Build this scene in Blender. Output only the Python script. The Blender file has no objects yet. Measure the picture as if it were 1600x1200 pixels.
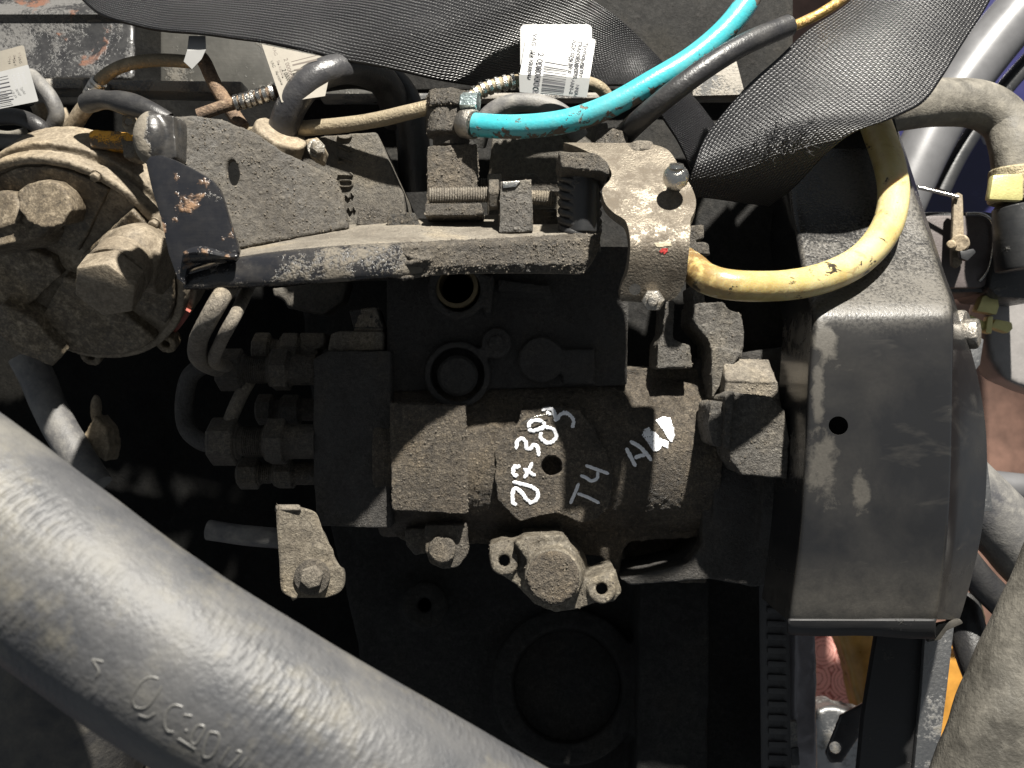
import bpy, bmesh, math, random
from mathutils import Vector, Matrix, noise
from mathutils.bvhtree import BVHTree
random.seed(7)
SC = bpy.context.scene
COL = SC.collection

# ------------------------------------------------------------------ camera
CAM_D = 0.50                       # lens to the face of the injection pump
HALF = math.radians(28.0)
K = 2 * CAM_D * math.tan(HALF) / 1600.0   # metres per photo pixel on the pump face (Y = 0)
cam_data = bpy.data.cameras.new('camera')
cam_data.sensor_width = 36.0
cam_data.lens = 18.0 / math.tan(HALF)
cam_data.clip_start = 0.01
cam_data.clip_end = 50.0
cam_data.dof.use_dof = True
cam_data.dof.focus_distance = 0.475
cam_data.dof.aperture_fstop = 15.0
cam = bpy.data.objects.new('camera', cam_data)
COL.objects.link(cam)
cam.location = (0, -CAM_D, 0)
cam.rotation_euler = (math.radians(90), 0, 0)
SC.camera = cam
SC.render.resolution_x, SC.render.resolution_y = 1024, 768

# ------------------------------------------------------------------ light: one hard overhead work lamp, dim room
world = bpy.data.worlds.new('World')
SC.world = world
world.use_nodes = True
bg = world.node_tree.nodes['Background']
bg.inputs['Color'].default_value = (0.86, 0.93, 1.0, 1)
bg.inputs['Strength'].default_value = 0.16
lamp_data = bpy.data.lights.new('work_lamp', 'SPOT')
lamp_data.energy = 255.0
lamp_data.color = (1.0, 0.955, 0.87)
lamp_data.shadow_soft_size = 0.017
lamp_data.spot_size = math.radians(60)
lamp_data.spot_blend = 0.3
lamp = bpy.data.objects.new('work_lamp', lamp_data)
COL.objects.link(lamp)
LDIR = Vector((0.20, -0.57, 0.82)).normalized()
lamp.location = LDIR * 1.45
lamp.rotation_euler = (-LDIR).to_track_quat('-Z', 'Y').to_euler()

SC.view_settings.view_transform = 'Standard'
SC.view_settings.look = 'None'
SC.view_settings.exposure = 0.42
SC.view_settings.gamma = 1.0
SC.cycles.max_bounces = 6
SC.cycles.use_denoising = True

# ------------------------------------------------------------------ helpers
def P(x, y, d=0.0):
    """a photo pixel at depth d behind the pump face -> a point in metres"""
    s = K * (CAM_D + d) / CAM_D
    return Vector(((x - 800.0) * s, d, (600.0 - y) * s))

def R(px, d=0.0):
    return px * K * (CAM_D + d) / CAM_D

def obj_from_bm(bm, name, mat=None, parent=None, smooth=40):
    bmesh.ops.recalc_face_normals(bm, faces=bm.faces)
    me = bpy.data.meshes.new(name)
    bm.to_mesh(me)
    bm.free()
    return obj_from_me(me, name, mat, parent, smooth)

def obj_from_me(me, name, mat=None, parent=None, smooth=40):
    if smooth:
        me.shade_smooth()
        try:
            me.set_sharp_from_angle(angle=math.radians(smooth))
        except Exception:
            pass
    o = bpy.data.objects.new(name, me)
    COL.objects.link(o)
    if mat:
        if not me.materials:
            me.materials.append(mat)
        else:
            me.materials[0] = mat
    if parent:
        put(o, parent)
    return o

def wloc(o):
    v = Vector(o.location)
    p = o.parent
    while p:
        v = v + p.location + o.matrix_parent_inverse.translation
        o, p = p, p.parent
    return v

def put(o, parent):
    o.parent = parent
    o.matrix_parent_inverse = Matrix.Translation(-wloc(parent))

def thing(name, label, cat, loc, group=None):
    o = bpy.data.objects.new(name, None)
    o.empty_display_size = 0.01
    COL.objects.link(o)
    o.location = loc
    tag(o, label, cat, group)
    return o

def tag(o, label, cat, group=None):
    o['label'] = label
    o['category'] = cat
    if group:
        o['group'] = group
    return o

def bake(o, mods):
    """apply a list of (type, settings) modifiers for good"""
    for t, st in mods:
        m = o.modifiers.new(t.lower(), t)
        for k, v in st.items():
            setattr(m, k, v)
    dg = bpy.context.evaluated_depsgraph_get()
    me = bpy.data.meshes.new_from_object(o.evaluated_get(dg))
    old = o.data
    name = old.name
    o.modifiers.clear()
    o.data = me
    bpy.data.meshes.remove(old)
    me.name = name
    return o

TEX = {}
def cloud(size, depth=2, basis='ORIGINAL_PERLIN'):
    key = (size, depth, basis)
    if key not in TEX:
        t = bpy.data.textures.new('lumps', 'CLOUDS')
        t.noise_scale = size
        t.noise_depth = depth
        t.noise_basis = basis
        TEX[key] = t
    return TEX[key]

def cut(o, cutter_bm):
    """subtract a closed mesh from a closed mesh"""
    bmesh.ops.recalc_face_normals(cutter_bm, faces=cutter_bm.faces)
    me = bpy.data.meshes.new('cutter')
    cutter_bm.to_mesh(me)
    cutter_bm.free()
    c = bpy.data.objects.new('cutter', me)
    COL.objects.link(c)
    bake(o, [('BOOLEAN', dict(operation='DIFFERENCE', solver='EXACT', object=c))])
    bpy.data.objects.remove(c)
    bpy.data.meshes.remove(me)
    return o

def cast(bm, name, mat, parent=None, voxel=0.001, smooth=3, disp=((0.004, 0.0012),), cutter=None, angle=0):
    """fuse overlapping solids into one rounded, lumpy casting"""
    o = obj_from_bm(bm, name, mat, None, 0)
    bake(o, [('REMESH', dict(mode='VOXEL', voxel_size=voxel, use_smooth_shade=True))])
    if cutter:
        cut(o, cutter)
        bake(o, [('REMESH', dict(mode='VOXEL', voxel_size=voxel, use_smooth_shade=True))])
    mods = []
    if smooth:
        mods.append(('SMOOTH', dict(factor=0.5, iterations=smooth)))
    for s, a in disp:
        mods.append(('DISPLACE', dict(texture=cloud(s), strength=a, mid_level=0.5, texture_coords='GLOBAL')))
    if mods:
        bake(o, mods)
    me = o.data
    me.shade_smooth()
    if not me.materials:
        me.materials.append(mat)
    if parent:
        put(o, parent)
    return o

# --- solids added to a bmesh
def s_prism(bm, pts, d, depth, back=None):
    """outline in photo pixels (x, y[, extra depth]) at depth d, extruded straight back"""
    f = [bm.verts.new(P(p[0], p[1], d + (p[2] if len(p) > 2 else 0))) for p in pts]
    dv = Vector(depth) if isinstance(depth, (tuple, list, Vector)) else Vector((0, depth, 0))
    b = [bm.verts.new(v.co + dv) for v in f]
    n = len(f)
    bm.faces.new(f)
    bm.faces.new(list(reversed(b)))
    for i in range(n):
        bm.faces.new((f[i], b[i], b[(i + 1) % n], f[(i + 1) % n]))
    return f, b

def frame_of(ax):
    ax = Vector(ax).normalized()
    up = Vector((0, 0, 1)) if abs(ax.z) < 0.9 else Vector((1, 0, 0))
    u = up.cross(ax).normalized()
    v = ax.cross(u).normalized()
    return u, v, ax

def s_lathe(bm, p0, axis, prof, seg=28, phase=0.0, sx=1.0):
    """closed solid of revolution: prof = [(along, radius)...]"""
    u, v, a = frame_of(axis)
    rings = []
    for t, r in prof:
        c = Vector(p0) + a * t
        rings.append([bm.verts.new(c + (u * math.cos(phase + 2 * math.pi * i / seg) * sx + v * math.sin(phase + 2 * math.pi * i / seg)) * r) for i in range(seg)])
    for A, B in zip(rings, rings[1:]):
        for i in range(seg):
            bm.faces.new((A[i], A[(i + 1) % seg], B[(i + 1) % seg], B[i]))
    bm.faces.new(list(reversed(rings[0])))
    bm.faces.new(rings[-1])

def s_cyl(bm, p0, p1, r0, r1=None, seg=28, bev=0.0, phase=0.0):
    p0, p1 = Vector(p0), Vector(p1)
    r1 = r0 if r1 is None else r1
    L = (p1 - p0).length
    if bev:
        prof = [(0, r0 - bev), (bev, r0), (L - bev, r1), (L - bev * 0.3, r1 - bev * 0.3), (L, r1 - bev)]
    else:
        prof = [(0, r0), (L, r1)]
    s_lathe(bm, p0, p1 - p0, prof, seg, phase)

def s_box(bm, c, size, rot=None):
    M = Matrix.Translation(Vector(c)) @ (rot.to_4x4() if rot else Matrix.Identity(4)) @ Matrix.Diagonal((*size, 1))
    bmesh.ops.create_cube(bm, size=1.0, matrix=M)

def s_sphere(bm, c, r, seg=20, scale=(1, 1, 1)):
    bmesh.ops.create_uvsphere(bm, u_segments=seg, v_segments=seg // 2, radius=r,
                              matrix=Matrix.Translation(Vector(c)) @ Matrix.Diagonal((*scale, 1)))

def bevel_bm(bm, off, seg=2, ang=30):
    bmesh.ops.recalc_face_normals(bm, faces=bm.faces)
    es = [e for e in bm.edges if len(e.link_faces) == 2 and e.calc_face_angle(0) > math.radians(ang)]
    if es:
        bmesh.ops.bevel(bm, geom=es, offset=off, segments=seg, affect='EDGES', clamp_overlap=True, profile=0.6)

def prism(name, pts, d, depth, mat, parent=None, bev=0.0012, disp=None):
    bm = bmesh.new()
    s_prism(bm, pts, d, depth)
    if bev:
        bevel_bm(bm, bev)
    return obj_from_bm(bm, name, mat, parent)

def cyl(name, p0, p1, r0, mat, parent=None, r1=None, seg=32, bev=0.0008, phase=0.0):
    bm = bmesh.new()
    s_cyl(bm, p0, p1, r0, r1, seg, bev, phase)
    return obj_from_bm(bm, name, mat, parent)

def lathe(name, p0, axis, prof, mat, parent=None, seg=32):
    bm = bmesh.new()
    s_lathe(bm, p0, axis, prof, seg)
    return obj_from_bm(bm, name, mat, parent)

def hexhead(name, c, axis, r, h, mat, parent=None, washer=True, phase=0.3, mat2=None):
    a = Vector(axis).normalized()
    c = Vector(c)
    bm = bmesh.new()
    s_lathe(bm, c, a, [(0, r), (h * 0.86, r), (h, r * 0.88)], 6, phase)
    bevel_bm(bm, r * 0.05, 1)
    if washer:
        s_cyl(bm, c - a * h * 0.22, c + a * 0.0002, r * 1.25, None, 28, h * 0.05)
    return obj_from_bm(bm, name, mat, parent)

def catmull(pts, sub):
    out = []
    n = len(pts)
    for i in range(n - 1):
        p0, p1, p2, p3 = pts[max(i - 1, 0)], pts[i], pts[i + 1], pts[min(i + 2, n - 1)]
        for s in range(sub):
            t = s / sub
            out.append(tuple(0.5 * ((2 * b) + (-a + c) * t + (2 * a - 5 * b + 4 * c - d) * t * t + (-a + 3 * b - 3 * c + d) * t ** 3)
                             for a, b, c, d in zip(p0, p1, p2, p3)))
    out.append(tuple(pts[-1]))
    return out

def tube_pts(pts, r, sub=8):
    full = [(p[0], p[1], p[2] if len(p) > 2 else 0.0, p[3] if len(p) > 3 else r) for p in pts]
    return [(P(x, y, d), R(rr, d)) for x, y, d, rr in catmull(full, sub)]

def s_tube(bm, wp, seg=20, wob=0.0, ripple=None, flat=1.0):
    uvl = bm.loops.layers.uv.verify()
    n = len(wp)
    tang = [(wp[min(i + 1, n - 1)][0] - wp[max(i - 1, 0)][0]).normalized() for i in range(n)]
    u, v, _ = frame_of(tang[0])
    rings, L = [], 0.0
    ls = []
    for i in range(n):
        t = tang[i]
        u = (u - t * u.dot(t)).normalized()
        v = t.cross(u)
        c, r = wp[i]
        if i:
            L += (c - wp[i - 1][0]).length
        ls.append(L)
        ring = []
        for k in range(seg):
            a = 2 * math.pi * k / seg
            rr = r
            dirv = u * math.cos(a) + v * math.sin(a) * flat
            if wob:
                rr *= 1 + wob * noise.noise((c + dirv * r) * 60)
            if ripple:
                rr *= 1 + ripple(L, a)
            ring.append(bm.verts.new(c + dirv * rr))
        rings.append(ring)
    for i in range(n - 1):
        for k in range(seg):
            f = bm.faces.new((rings[i][k], rings[i][(k + 1) % seg], rings[i + 1][(k + 1) % seg], rings[i + 1][k]))
            for lp, (uu, vv) in zip(f.loops, ((k, i), (k + 1, i), (k + 1, i + 1), (k, i + 1))):
                lp[uvl].uv = (uu / seg, ls[vv])
    bm.faces.new(list(reversed(rings[0])))
    bm.faces.new(rings[-1])

def tube(name, pts, r, mat, parent=None, seg=20, sub=8, wob=0.03, ripple=None, flat=1.0):
    bm = bmesh.new()
    s_tube(bm, tube_pts(pts, r, sub), seg, wob, ripple, flat)
    return obj_from_bm(bm, name, mat, parent, 60)

def loft(name, rows, mat, parent=None, thick=0.002, sub=1, smooth=50, off=-1.0):
    """rows of world points -> a sheet with thickness"""
    bm = bmesh.new()
    vs = [[bm.verts.new(p) for p in row] for row in rows]
    for a, b in zip(vs, vs[1:]):
        for i in range(len(a) - 1):
            bm.faces.new((a[i], a[i + 1], b[i + 1], b[i]))
    bmesh.ops.recalc_face_normals(bm, faces=bm.faces)
    fn = sum((f.normal for f in bm.faces), Vector())
    if fn.y > 0:
        bmesh.ops.reverse_faces(bm, faces=bm.faces)
    me = bpy.data.meshes.new(name)
    bm.to_mesh(me)
    bm.free()
    o = obj_from_me(me, name, mat, None, smooth)
    bake(o, [('SOLIDIFY', dict(thickness=thick, offset=off))] + ([('SUBSURF', dict(levels=sub, render_levels=sub))] if sub else []))
    o.data.shade_smooth()
    if not o.data.materials:
        o.data.materials.append(mat)
    if parent:
        put(o, parent)
    return o

def resample(row, n):
    out = []
    m = len(row) - 1
    for i in range(n):
        t = i * m / (n - 1)
        k = min(int(t), m - 1)
        f = t - k
        out.append(tuple(a + (b - a) * f for a, b in zip(row[k], row[k + 1])))
    return out

def crumbs(o, n, smin, smax, mat, cond=None, seed=1):
    """loose grit lying on a casting: many tiny stones joined in one part"""
    rnd = random.Random(seed)
    me = o.data
    polys = [p for p in me.polygons if p.normal.y < 0.35 and (cond is None or cond(p.center))]
    if not polys:
        return
    cum, tot = [], 0.0
    for p in polys:
        tot += p.area
        cum.append(tot)
    import bisect
    vs, fs = [], []
    for _ in range(n):
        p = polys[min(bisect.bisect(cum, rnd.random() * tot), len(polys) - 1)]
        c = p.center
        if noise.noise(c * 90 + Vector((seed, 0, 0))) < rnd.uniform(-0.6, 0.25):
            continue
        s = smin + (smax - smin) * rnd.random() ** 3
        nrm = p.normal
        u, v, a = frame_of(nrm)
        b = len(vs)
        tw = rnd.random() * 6.28
        k = 5
        for i in range(k):
            an = tw + 2 * math.pi * i / k
            r = s * rnd.uniform(0.55, 1.0)
            vs.append(c + (u * math.cos(an) + v * math.sin(an)) * r - a * s * 0.25)
        for i in range(k):
            an = tw + 0.5 + 2 * math.pi * i / k
            r = s * rnd.uniform(0.3, 0.75)
            vs.append(c + (u * math.cos(an) + v * math.sin(an)) * r + a * s * rnd.uniform(0.35, 0.75))
        for i in range(k):
            j = (i + 1) % k
            fs.append((b + i, b + j, b + k + j, b + k + i))
        fs.append(tuple(b + k + i for i in range(k)))
    m = bpy.data.meshes.new('dirt_crumbs')
    m.from_pydata(vs, [], fs)
    m.update()
    q = obj_from_me(m, 'dirt_crumbs', mat, o, 50)
    q['kind'] = 'stuff'
    return q

# ------------------------------------------------------------------ materials
class T:
    def __init__(s, name):
        s.m = bpy.data.materials.new(name)
        s.m.use_nodes = True
        s.t = s.m.node_tree
        s.b = s.t.nodes['Principled BSDF']
        s.co = s.t.nodes.new('ShaderNodeTexCoord')
        s.vec = s.co.outputs['Object']
    def n(s, typ, **kw):
        nd = s.t.nodes.new('ShaderNode' + typ)
        for k, v in kw.items():
            setattr(nd, k, v)
        return nd
    def lk(s, a, b):
        s.t.links.new(a, b)
    def set(s, inp, v):
        if isinstance(v, (int, float)):
            inp.default_value = v
        elif isinstance(v, (tuple, list)):
            inp.default_value = (*v, 1) if len(v) == 3 and inp.type == 'RGBA' else v
        else:
            s.lk(v, inp)
    def noise(s, scale, detail=4, rough=0.6, vec=None, dist=0.0):
        nd = s.n('TexNoise')
        s.lk(vec or s.vec, nd.inputs['Vector'])
        nd.inputs['Scale'].default_value = scale
        nd.inputs['Detail'].default_value = detail
        nd.inputs['Roughness'].default_value = rough
        nd.inputs['Distortion'].default_value = dist
        return nd.outputs['Fac']
    def vor(s, scale, feature='F1', vec=None, out='Distance', rnd=1.0):
        nd = s.n('TexVoronoi', feature=feature)
        s.lk(vec or s.vec, nd.inputs['Vector'])
        nd.inputs['Scale'].default_value = scale
        nd.inputs['Randomness'].default_value = rnd
        return nd.outputs[out]
    def ramp(s, fac, stops, mode='LINEAR'):
        nd = s.n('ValToRGB')
        cr = nd.color_ramp
        cr.interpolation = mode
        while len(cr.elements) < len(stops):
            cr.elements.new(0.5)
        for e, (p, c) in zip(cr.elements, stops):
            e.position = p
            e.color = (c, c, c, 1) if isinstance(c, (int, float)) else (*c, 1)
        s.lk(fac, nd.inputs['Fac'])
        return nd.outputs['Color']
    def mix(s, fac, a, b, blend='MIX'):
        nd = s.n('Mix', data_type='RGBA', blend_type=blend)
        s.set(nd.inputs['Factor'], fac)
        s.set(nd.inputs['A'] if False else nd.inputs[6], a)
        s.set(nd.inputs[7], b)
        return nd.outputs[2]
    def math(s, op, a, b=0.0, c=None, clamp=False):
        nd = s.n('Math', operation=op, use_clamp=clamp)
        s.set(nd.inputs[0], a)
        s.set(nd.inputs[1], b)
        if c is not None:
            s.set(nd.inputs[2], c)
        return nd.outputs[0]
    def bump(s, h, dist=0.0005, strength=1.0, nrm=None):
        nd = s.n('Bump')
        nd.inputs['Distance'].default_value = dist
        nd.inputs['Strength'].default_value = strength
        s.set(nd.inputs['Height'], h)
        if nrm:
            s.lk(nrm, nd.inputs['Normal'])
        return nd.outputs['Normal']
    def stretch(s, sc, src=None):
        nd = s.n('Mapping')
        nd.inputs['Scale'].default_value = sc
        s.lk(src or s.vec, nd.inputs['Vector'])
        return nd.outputs['Vector']
    def out(s, color=None, rough=None, metal=None, normal=None, **kw):
        if color is not None: s.set(s.b.inputs['Base Color'], color)
        if rough is not None: s.set(s.b.inputs['Roughness'], rough)
        if metal is not None: s.set(s.b.inputs['Metallic'], metal)
        if normal is not None: s.lk(normal, s.b.inputs['Normal'])
        for k, v in kw.items():
            s.set(s.b.inputs[k.replace('_', ' ')], v)
        return s.m

def m_crust(name, dark, mid, light, scale=1.0, bump=1.0, oil=0.5, dry=0.0, crumbs=1.0, spec=0.62):
    """caked oily road dirt on a casting: film, pits and loose crumbs"""
    t = T(name)
    big = t.noise(38 * scale, 3, 0.55)
    n1 = t.noise(520 * scale, 6, 0.74, dist=0.35)
    n2 = t.noise(1500 * scale, 3, 0.7)
    def crumb(sc, keep):
        nd = t.n('TexVoronoi')
        t.lk(t.vec, nd.inputs['Vector'])
        nd.inputs['Scale'].default_value = sc
        sep = t.n('SeparateColor'); t.lk(nd.outputs['Color'], sep.inputs[0])
        on = t.ramp(sep.outputs[0], [(keep, 0.0), (keep + 0.02, 1.0)])
        dome = t.math('SUBTRACT', 1.0, t.math('MULTIPLY', nd.outputs['Distance'], 1.9), clamp=True)
        return t.math('MULTIPLY', t.math('SQRT', dome), t.math('MULTIPLY', on, sep.outputs[1]))
    c1 = crumb(620 * scale, 0.78)
    c2 = crumb(1400 * scale, 0.6)
    cr = t.math('MAXIMUM', c1, t.math('MULTIPLY', c2, 0.6))
    patch = t.ramp(t.noise(70 * scale, 3, 0.6), [(0.42, 0.25), (0.6, 1.0)])
    cr = t.math('MULTIPLY', t.math('MULTIPLY', cr, patch), crumbs)
    mixv = t.math('ADD', t.math('MULTIPLY', n1, 0.62), t.math('MULTIPLY', n2, 0.38))
    mixv = t.math('ADD', mixv, t.math('MULTIPLY', cr, 0.12))
    col = t.ramp(mixv, [(0.36, dark), (0.51, mid), (0.68, light)])
    tint = t.ramp(big, [(0.35, (0.70, 0.68, 0.66)), (0.5, (1, 1, 1)), (0.68, (1.26, 1.2, 1.08))])
    col = t.mix(1.0, col, tint, 'MULTIPLY')
    oily = t.ramp(t.math('ADD', t.math('MULTIPLY', t.noise(48 * scale, 5, 0.65, t.stretch((1, 1, 0.55)), 0.6), 0.65), t.math('MULTIPLY', t.noise(240 * scale, 3, 0.6), 0.35)), [(0.44, 0.0), (0.60, 1.0)])
    oily = t.math('MULTIPLY', oily, oil)
    rough = t.math('SUBTRACT', 0.82 + dry * 0.1, t.math('MULTIPLY', oily, 0.5))
    col = t.mix(t.math('MULTIPLY', oily, 0.62), col, (dark[0] * 0.7, dark[1] * 0.7, dark[2] * 0.7))
    h = t.math('ADD', t.math('MULTIPLY', n1, 1.15), t.math('ADD', t.math('MULTIPLY', cr, 0.75), t.math('MULTIPLY', n2, 0.30)))
    return t.out(col, rough, 0.0, t.bump(h, 0.0017 * bump), Specular_IOR_Level=spec)

def m_paint(name, base, dust, amount=0.5, scale=1.0, gloss=0.32, rust=None, bump=1.0, streak=(1, 1, 1), chips=0.0, dust_rough=0.85, up=0.0, gx=None, film=None):
    """painted or moulded surface under patchy dust and grease"""
    t = T(name)
    vec = t.stretch(streak)
    pat = t.noise(26 * scale, 6, 0.62, vec, 0.5)
    fine = t.noise(520 * scale, 3, 0.6)
    flm = film
    film = t.noise(90 * scale, 5, 0.7, vec)
    s = t.math('ADD', t.math('MULTIPLY', pat, 0.75), t.math('MULTIPLY', fine, 0.25))
    edge = 0.62 - 0.24 * amount
    if up:
        g = t.n('SeparateXYZ'); t.lk(t.n('NewGeometry').outputs['Normal'], g.inputs[0])
        s = t.math('ADD', s, t.math('MULTIPLY', t.ramp(g.outputs['Z'], [(0.05, 0.0), (0.6, 1.0)]), up))
    if gx:
        g = t.n('SeparateXYZ'); t.lk(t.vec, g.inputs[0])
        mr = t.n('MapRange'); mr.inputs[1].default_value, mr.inputs[2].default_value, mr.inputs[3].default_value, mr.inputs[4].default_value = gx
        t.lk(g.outputs['X'], mr.inputs[0])
        s = t.math('ADD', s, mr.outputs[0])
    mask = t.ramp(s, [(edge - 0.03, 0.0), (edge + 0.045, 1.0)])
    thin = t.math('MULTIPLY', t.ramp(film, [(0.4, 0.0), (0.75, 1.0)]), 0.35 * amount + 0.06 if flm is None else flm)
    mask = t.math('MAXIMUM', mask, thin)
    spk = t.ramp(t.vor(330 * scale), [(0.0, 1.0), (0.085, 0.0)])
    mask = t.math('MAXIMUM', mask, t.math('MULTIPLY', spk, t.math('MULTIPLY', film, 1.1 * amount)), clamp=True)
    dc = t.mix(fine, tuple(c * 0.72 for c in dust), tuple(c * 1.22 for c in dust))
    col = t.mix(mask, base, dc)
    if rust:
        rm = t.ramp(t.noise(48 * scale, 5, 0.6, dist=0.3), [(0.60, 0.0), (0.66, 1.0)])
        col = t.mix(rm, col, rust)
        mask = t.math('MAXIMUM', mask, rm)
    rough = t.math('ADD', gloss, t.math('MULTIPLY', mask, dust_rough - gloss))
    rough = t.math('ADD', rough, t.math('MULTIPLY', t.math('SUBTRACT', film, 0.5), 0.25), clamp=True)
    scr = t.noise(60 * scale, 2, 0.5, t.stretch((1, 1, 14)))
    h = t.math('ADD', t.math('MULTIPLY', mask, t.math('ADD', 0.35, fine)), t.math('MULTIPLY', scr, 0.15))
    return t.out(col, rough, 0.0, t.bump(h, 0.00045 * bump))

def m_metal(name, col, rough=0.35, dirt=(0.09, 0.075, 0.055), amount=0.4, scale=1.0, metal=1.0, bump=1.0):
    t = T(name)
    a = t.noise(70 * scale, 5, 0.65, dist=0.3)
    f = t.noise(700 * scale, 3, 0.6)
    mask = t.ramp(t.math('ADD', t.math('MULTIPLY', a, 0.7), t.math('MULTIPLY', f, 0.3)), [(0.62 - 0.26 * amount, 0.0), (0.74 - 0.24 * amount, 1.0)])
    c = t.mix(mask, col, t.mix(f, tuple(x * 0.6 for x in dirt), tuple(x * 1.3 for x in dirt)))
    me = t.math('SUBTRACT', metal, t.math('MULTIPLY', mask, metal))
    r = t.math('ADD', t.math('ADD', rough, t.math('MULTIPLY', f, 0.15)), t.math('MULTIPLY', mask, 0.8 - rough), clamp=True)
    h = t.math('ADD', t.math('MULTIPLY', mask, 0.6), f)
    return t.out(c, r, me, t.bump(h, 0.0003 * bump))

def m_rubber(name, base, dust, amount=0.5, rough=0.5, scale=1.0, bump=1.0, spec=0.5):
    t = T(name)
    a = t.noise(45 * scale, 5, 0.65)
    f = t.noise(900 * scale, 3, 0.65)
    b = t.noise(200 * scale, 4, 0.6)
    m = t.math('MULTIPLY', t.ramp(a, [(0.35, 0.0), (0.7, 1.0)]), amount)
    m = t.math('ADD', m, t.math('MULTIPLY', t.ramp(b, [(0.5, 0.0), (0.75, 1.0)]), amount * 0.5), clamp=True)
    c = t.mix(m, base, t.mix(f, tuple(x * 0.75 for x in dust), tuple(x * 1.2 for x in dust)))
    r = t.math('ADD', rough, t.math('MULTIPLY', m, 0.35), clamp=True)
    h = t.math('ADD', t.math('MULTIPLY', f, 0.5), b)
    return t.out(c, r, 0.0, t.bump(h, 0.0004 * bump), Specular_IOR_Level=spec)

def m_plain(name, col, rough=0.6, metal=0.0, var=0.25, scale=1.0, bump=0.5, **kw):
    t = T(name)
    a = t.noise(110 * scale, 5, 0.65)
    f = t.noise(900 * scale, 2, 0.6)
    k = t.ramp(a, [(0.3, 1 - var), (0.7, 1 + var)])
    c = t.mix(1.0, col, k, 'MULTIPLY')
    return t.out(c, t.math('ADD', rough - 0.1, t.math('MULTIPLY', a, 0.2)), metal, t.bump(t.math('ADD', f, a), 0.0003 * bump), **kw)

GRIT = m_plain('loose grit', (0.095, 0.081, 0.063), 0.75, 0, 0.45, 6.0, 0.3)
GRIT_PALE = m_plain('pale loose grit', (0.19, 0.166, 0.13), 0.75, 0, 0.35, 6.0, 0.3)
CRUST = m_crust('caked oily dirt', (0.022, 0.019, 0.015), (0.080, 0.069, 0.055), (0.20, 0.176, 0.141), oil=0.8)
CRUST_PALE = m_crust('pale caked dirt', (0.055, 0.048, 0.038), (0.165, 0.144, 0.115), (0.31, 0.276, 0.224), 0.9, 0.8, 0.35)
CRUST_BROWN = m_crust('brown caked dirt', (0.020, 0.016, 0.012), (0.086, 0.070, 0.051), (0.235, 0.197, 0.147), 1.0, 1.15, 0.85)
CRUST_DARK = m_crust('black greasy dirt with shade', (0.011, 0.010, 0.009), (0.034, 0.031, 0.028), (0.08, 0.074, 0.066), 1.0, 0.7, 0.7)  # greasy black, base lowered further to deepen parts that lie in shade
CRUST_GREY = m_crust('grey caked dirt', (0.026, 0.024, 0.021), (0.092, 0.084, 0.073), (0.215, 0.20, 0.176), 0.85, 1.0, 0.5)
ADVANCE = m_crust('oily pale alloy', (0.035, 0.029, 0.021), (0.135, 0.117, 0.088), (0.33, 0.295, 0.235), 0.8, 0.55, 0.75, crumbs=0.6)
DUSTFLAT = m_crust('settled dust on steel', (0.06, 0.053, 0.043), (0.155, 0.137, 0.11), (0.24, 0.214, 0.175), 1.0, 0.4, 0.3)
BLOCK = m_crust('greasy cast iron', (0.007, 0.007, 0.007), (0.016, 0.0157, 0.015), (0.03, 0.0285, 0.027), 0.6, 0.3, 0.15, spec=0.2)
CASTING = m_crust('grey sand casting', (0.032, 0.029, 0.024), (0.085, 0.076, 0.062), (0.14, 0.125, 0.10), 0.9, 0.5, 0.3)
BRACKET = m_paint('black bracket paint under dust', (0.012, 0.0125, 0.015), (0.105, 0.092, 0.073), 0.42, 1.3, 0.15, gx=(P(480, 400).x, P(690, 400).x, -0.12, 0.17))
GUSSET = m_paint('black bracket paint with rust', (0.011, 0.0115, 0.014), (0.09, 0.08, 0.066), 0.10, 1.3, 0.17, (0.17, 0.10, 0.055))
PLATE = m_crust('dust and grit on plate', (0.026, 0.023, 0.019), (0.064, 0.057, 0.047), (0.12, 0.107, 0.088), 0.62, 0.55, 0.6, crumbs=1.0)
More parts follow.
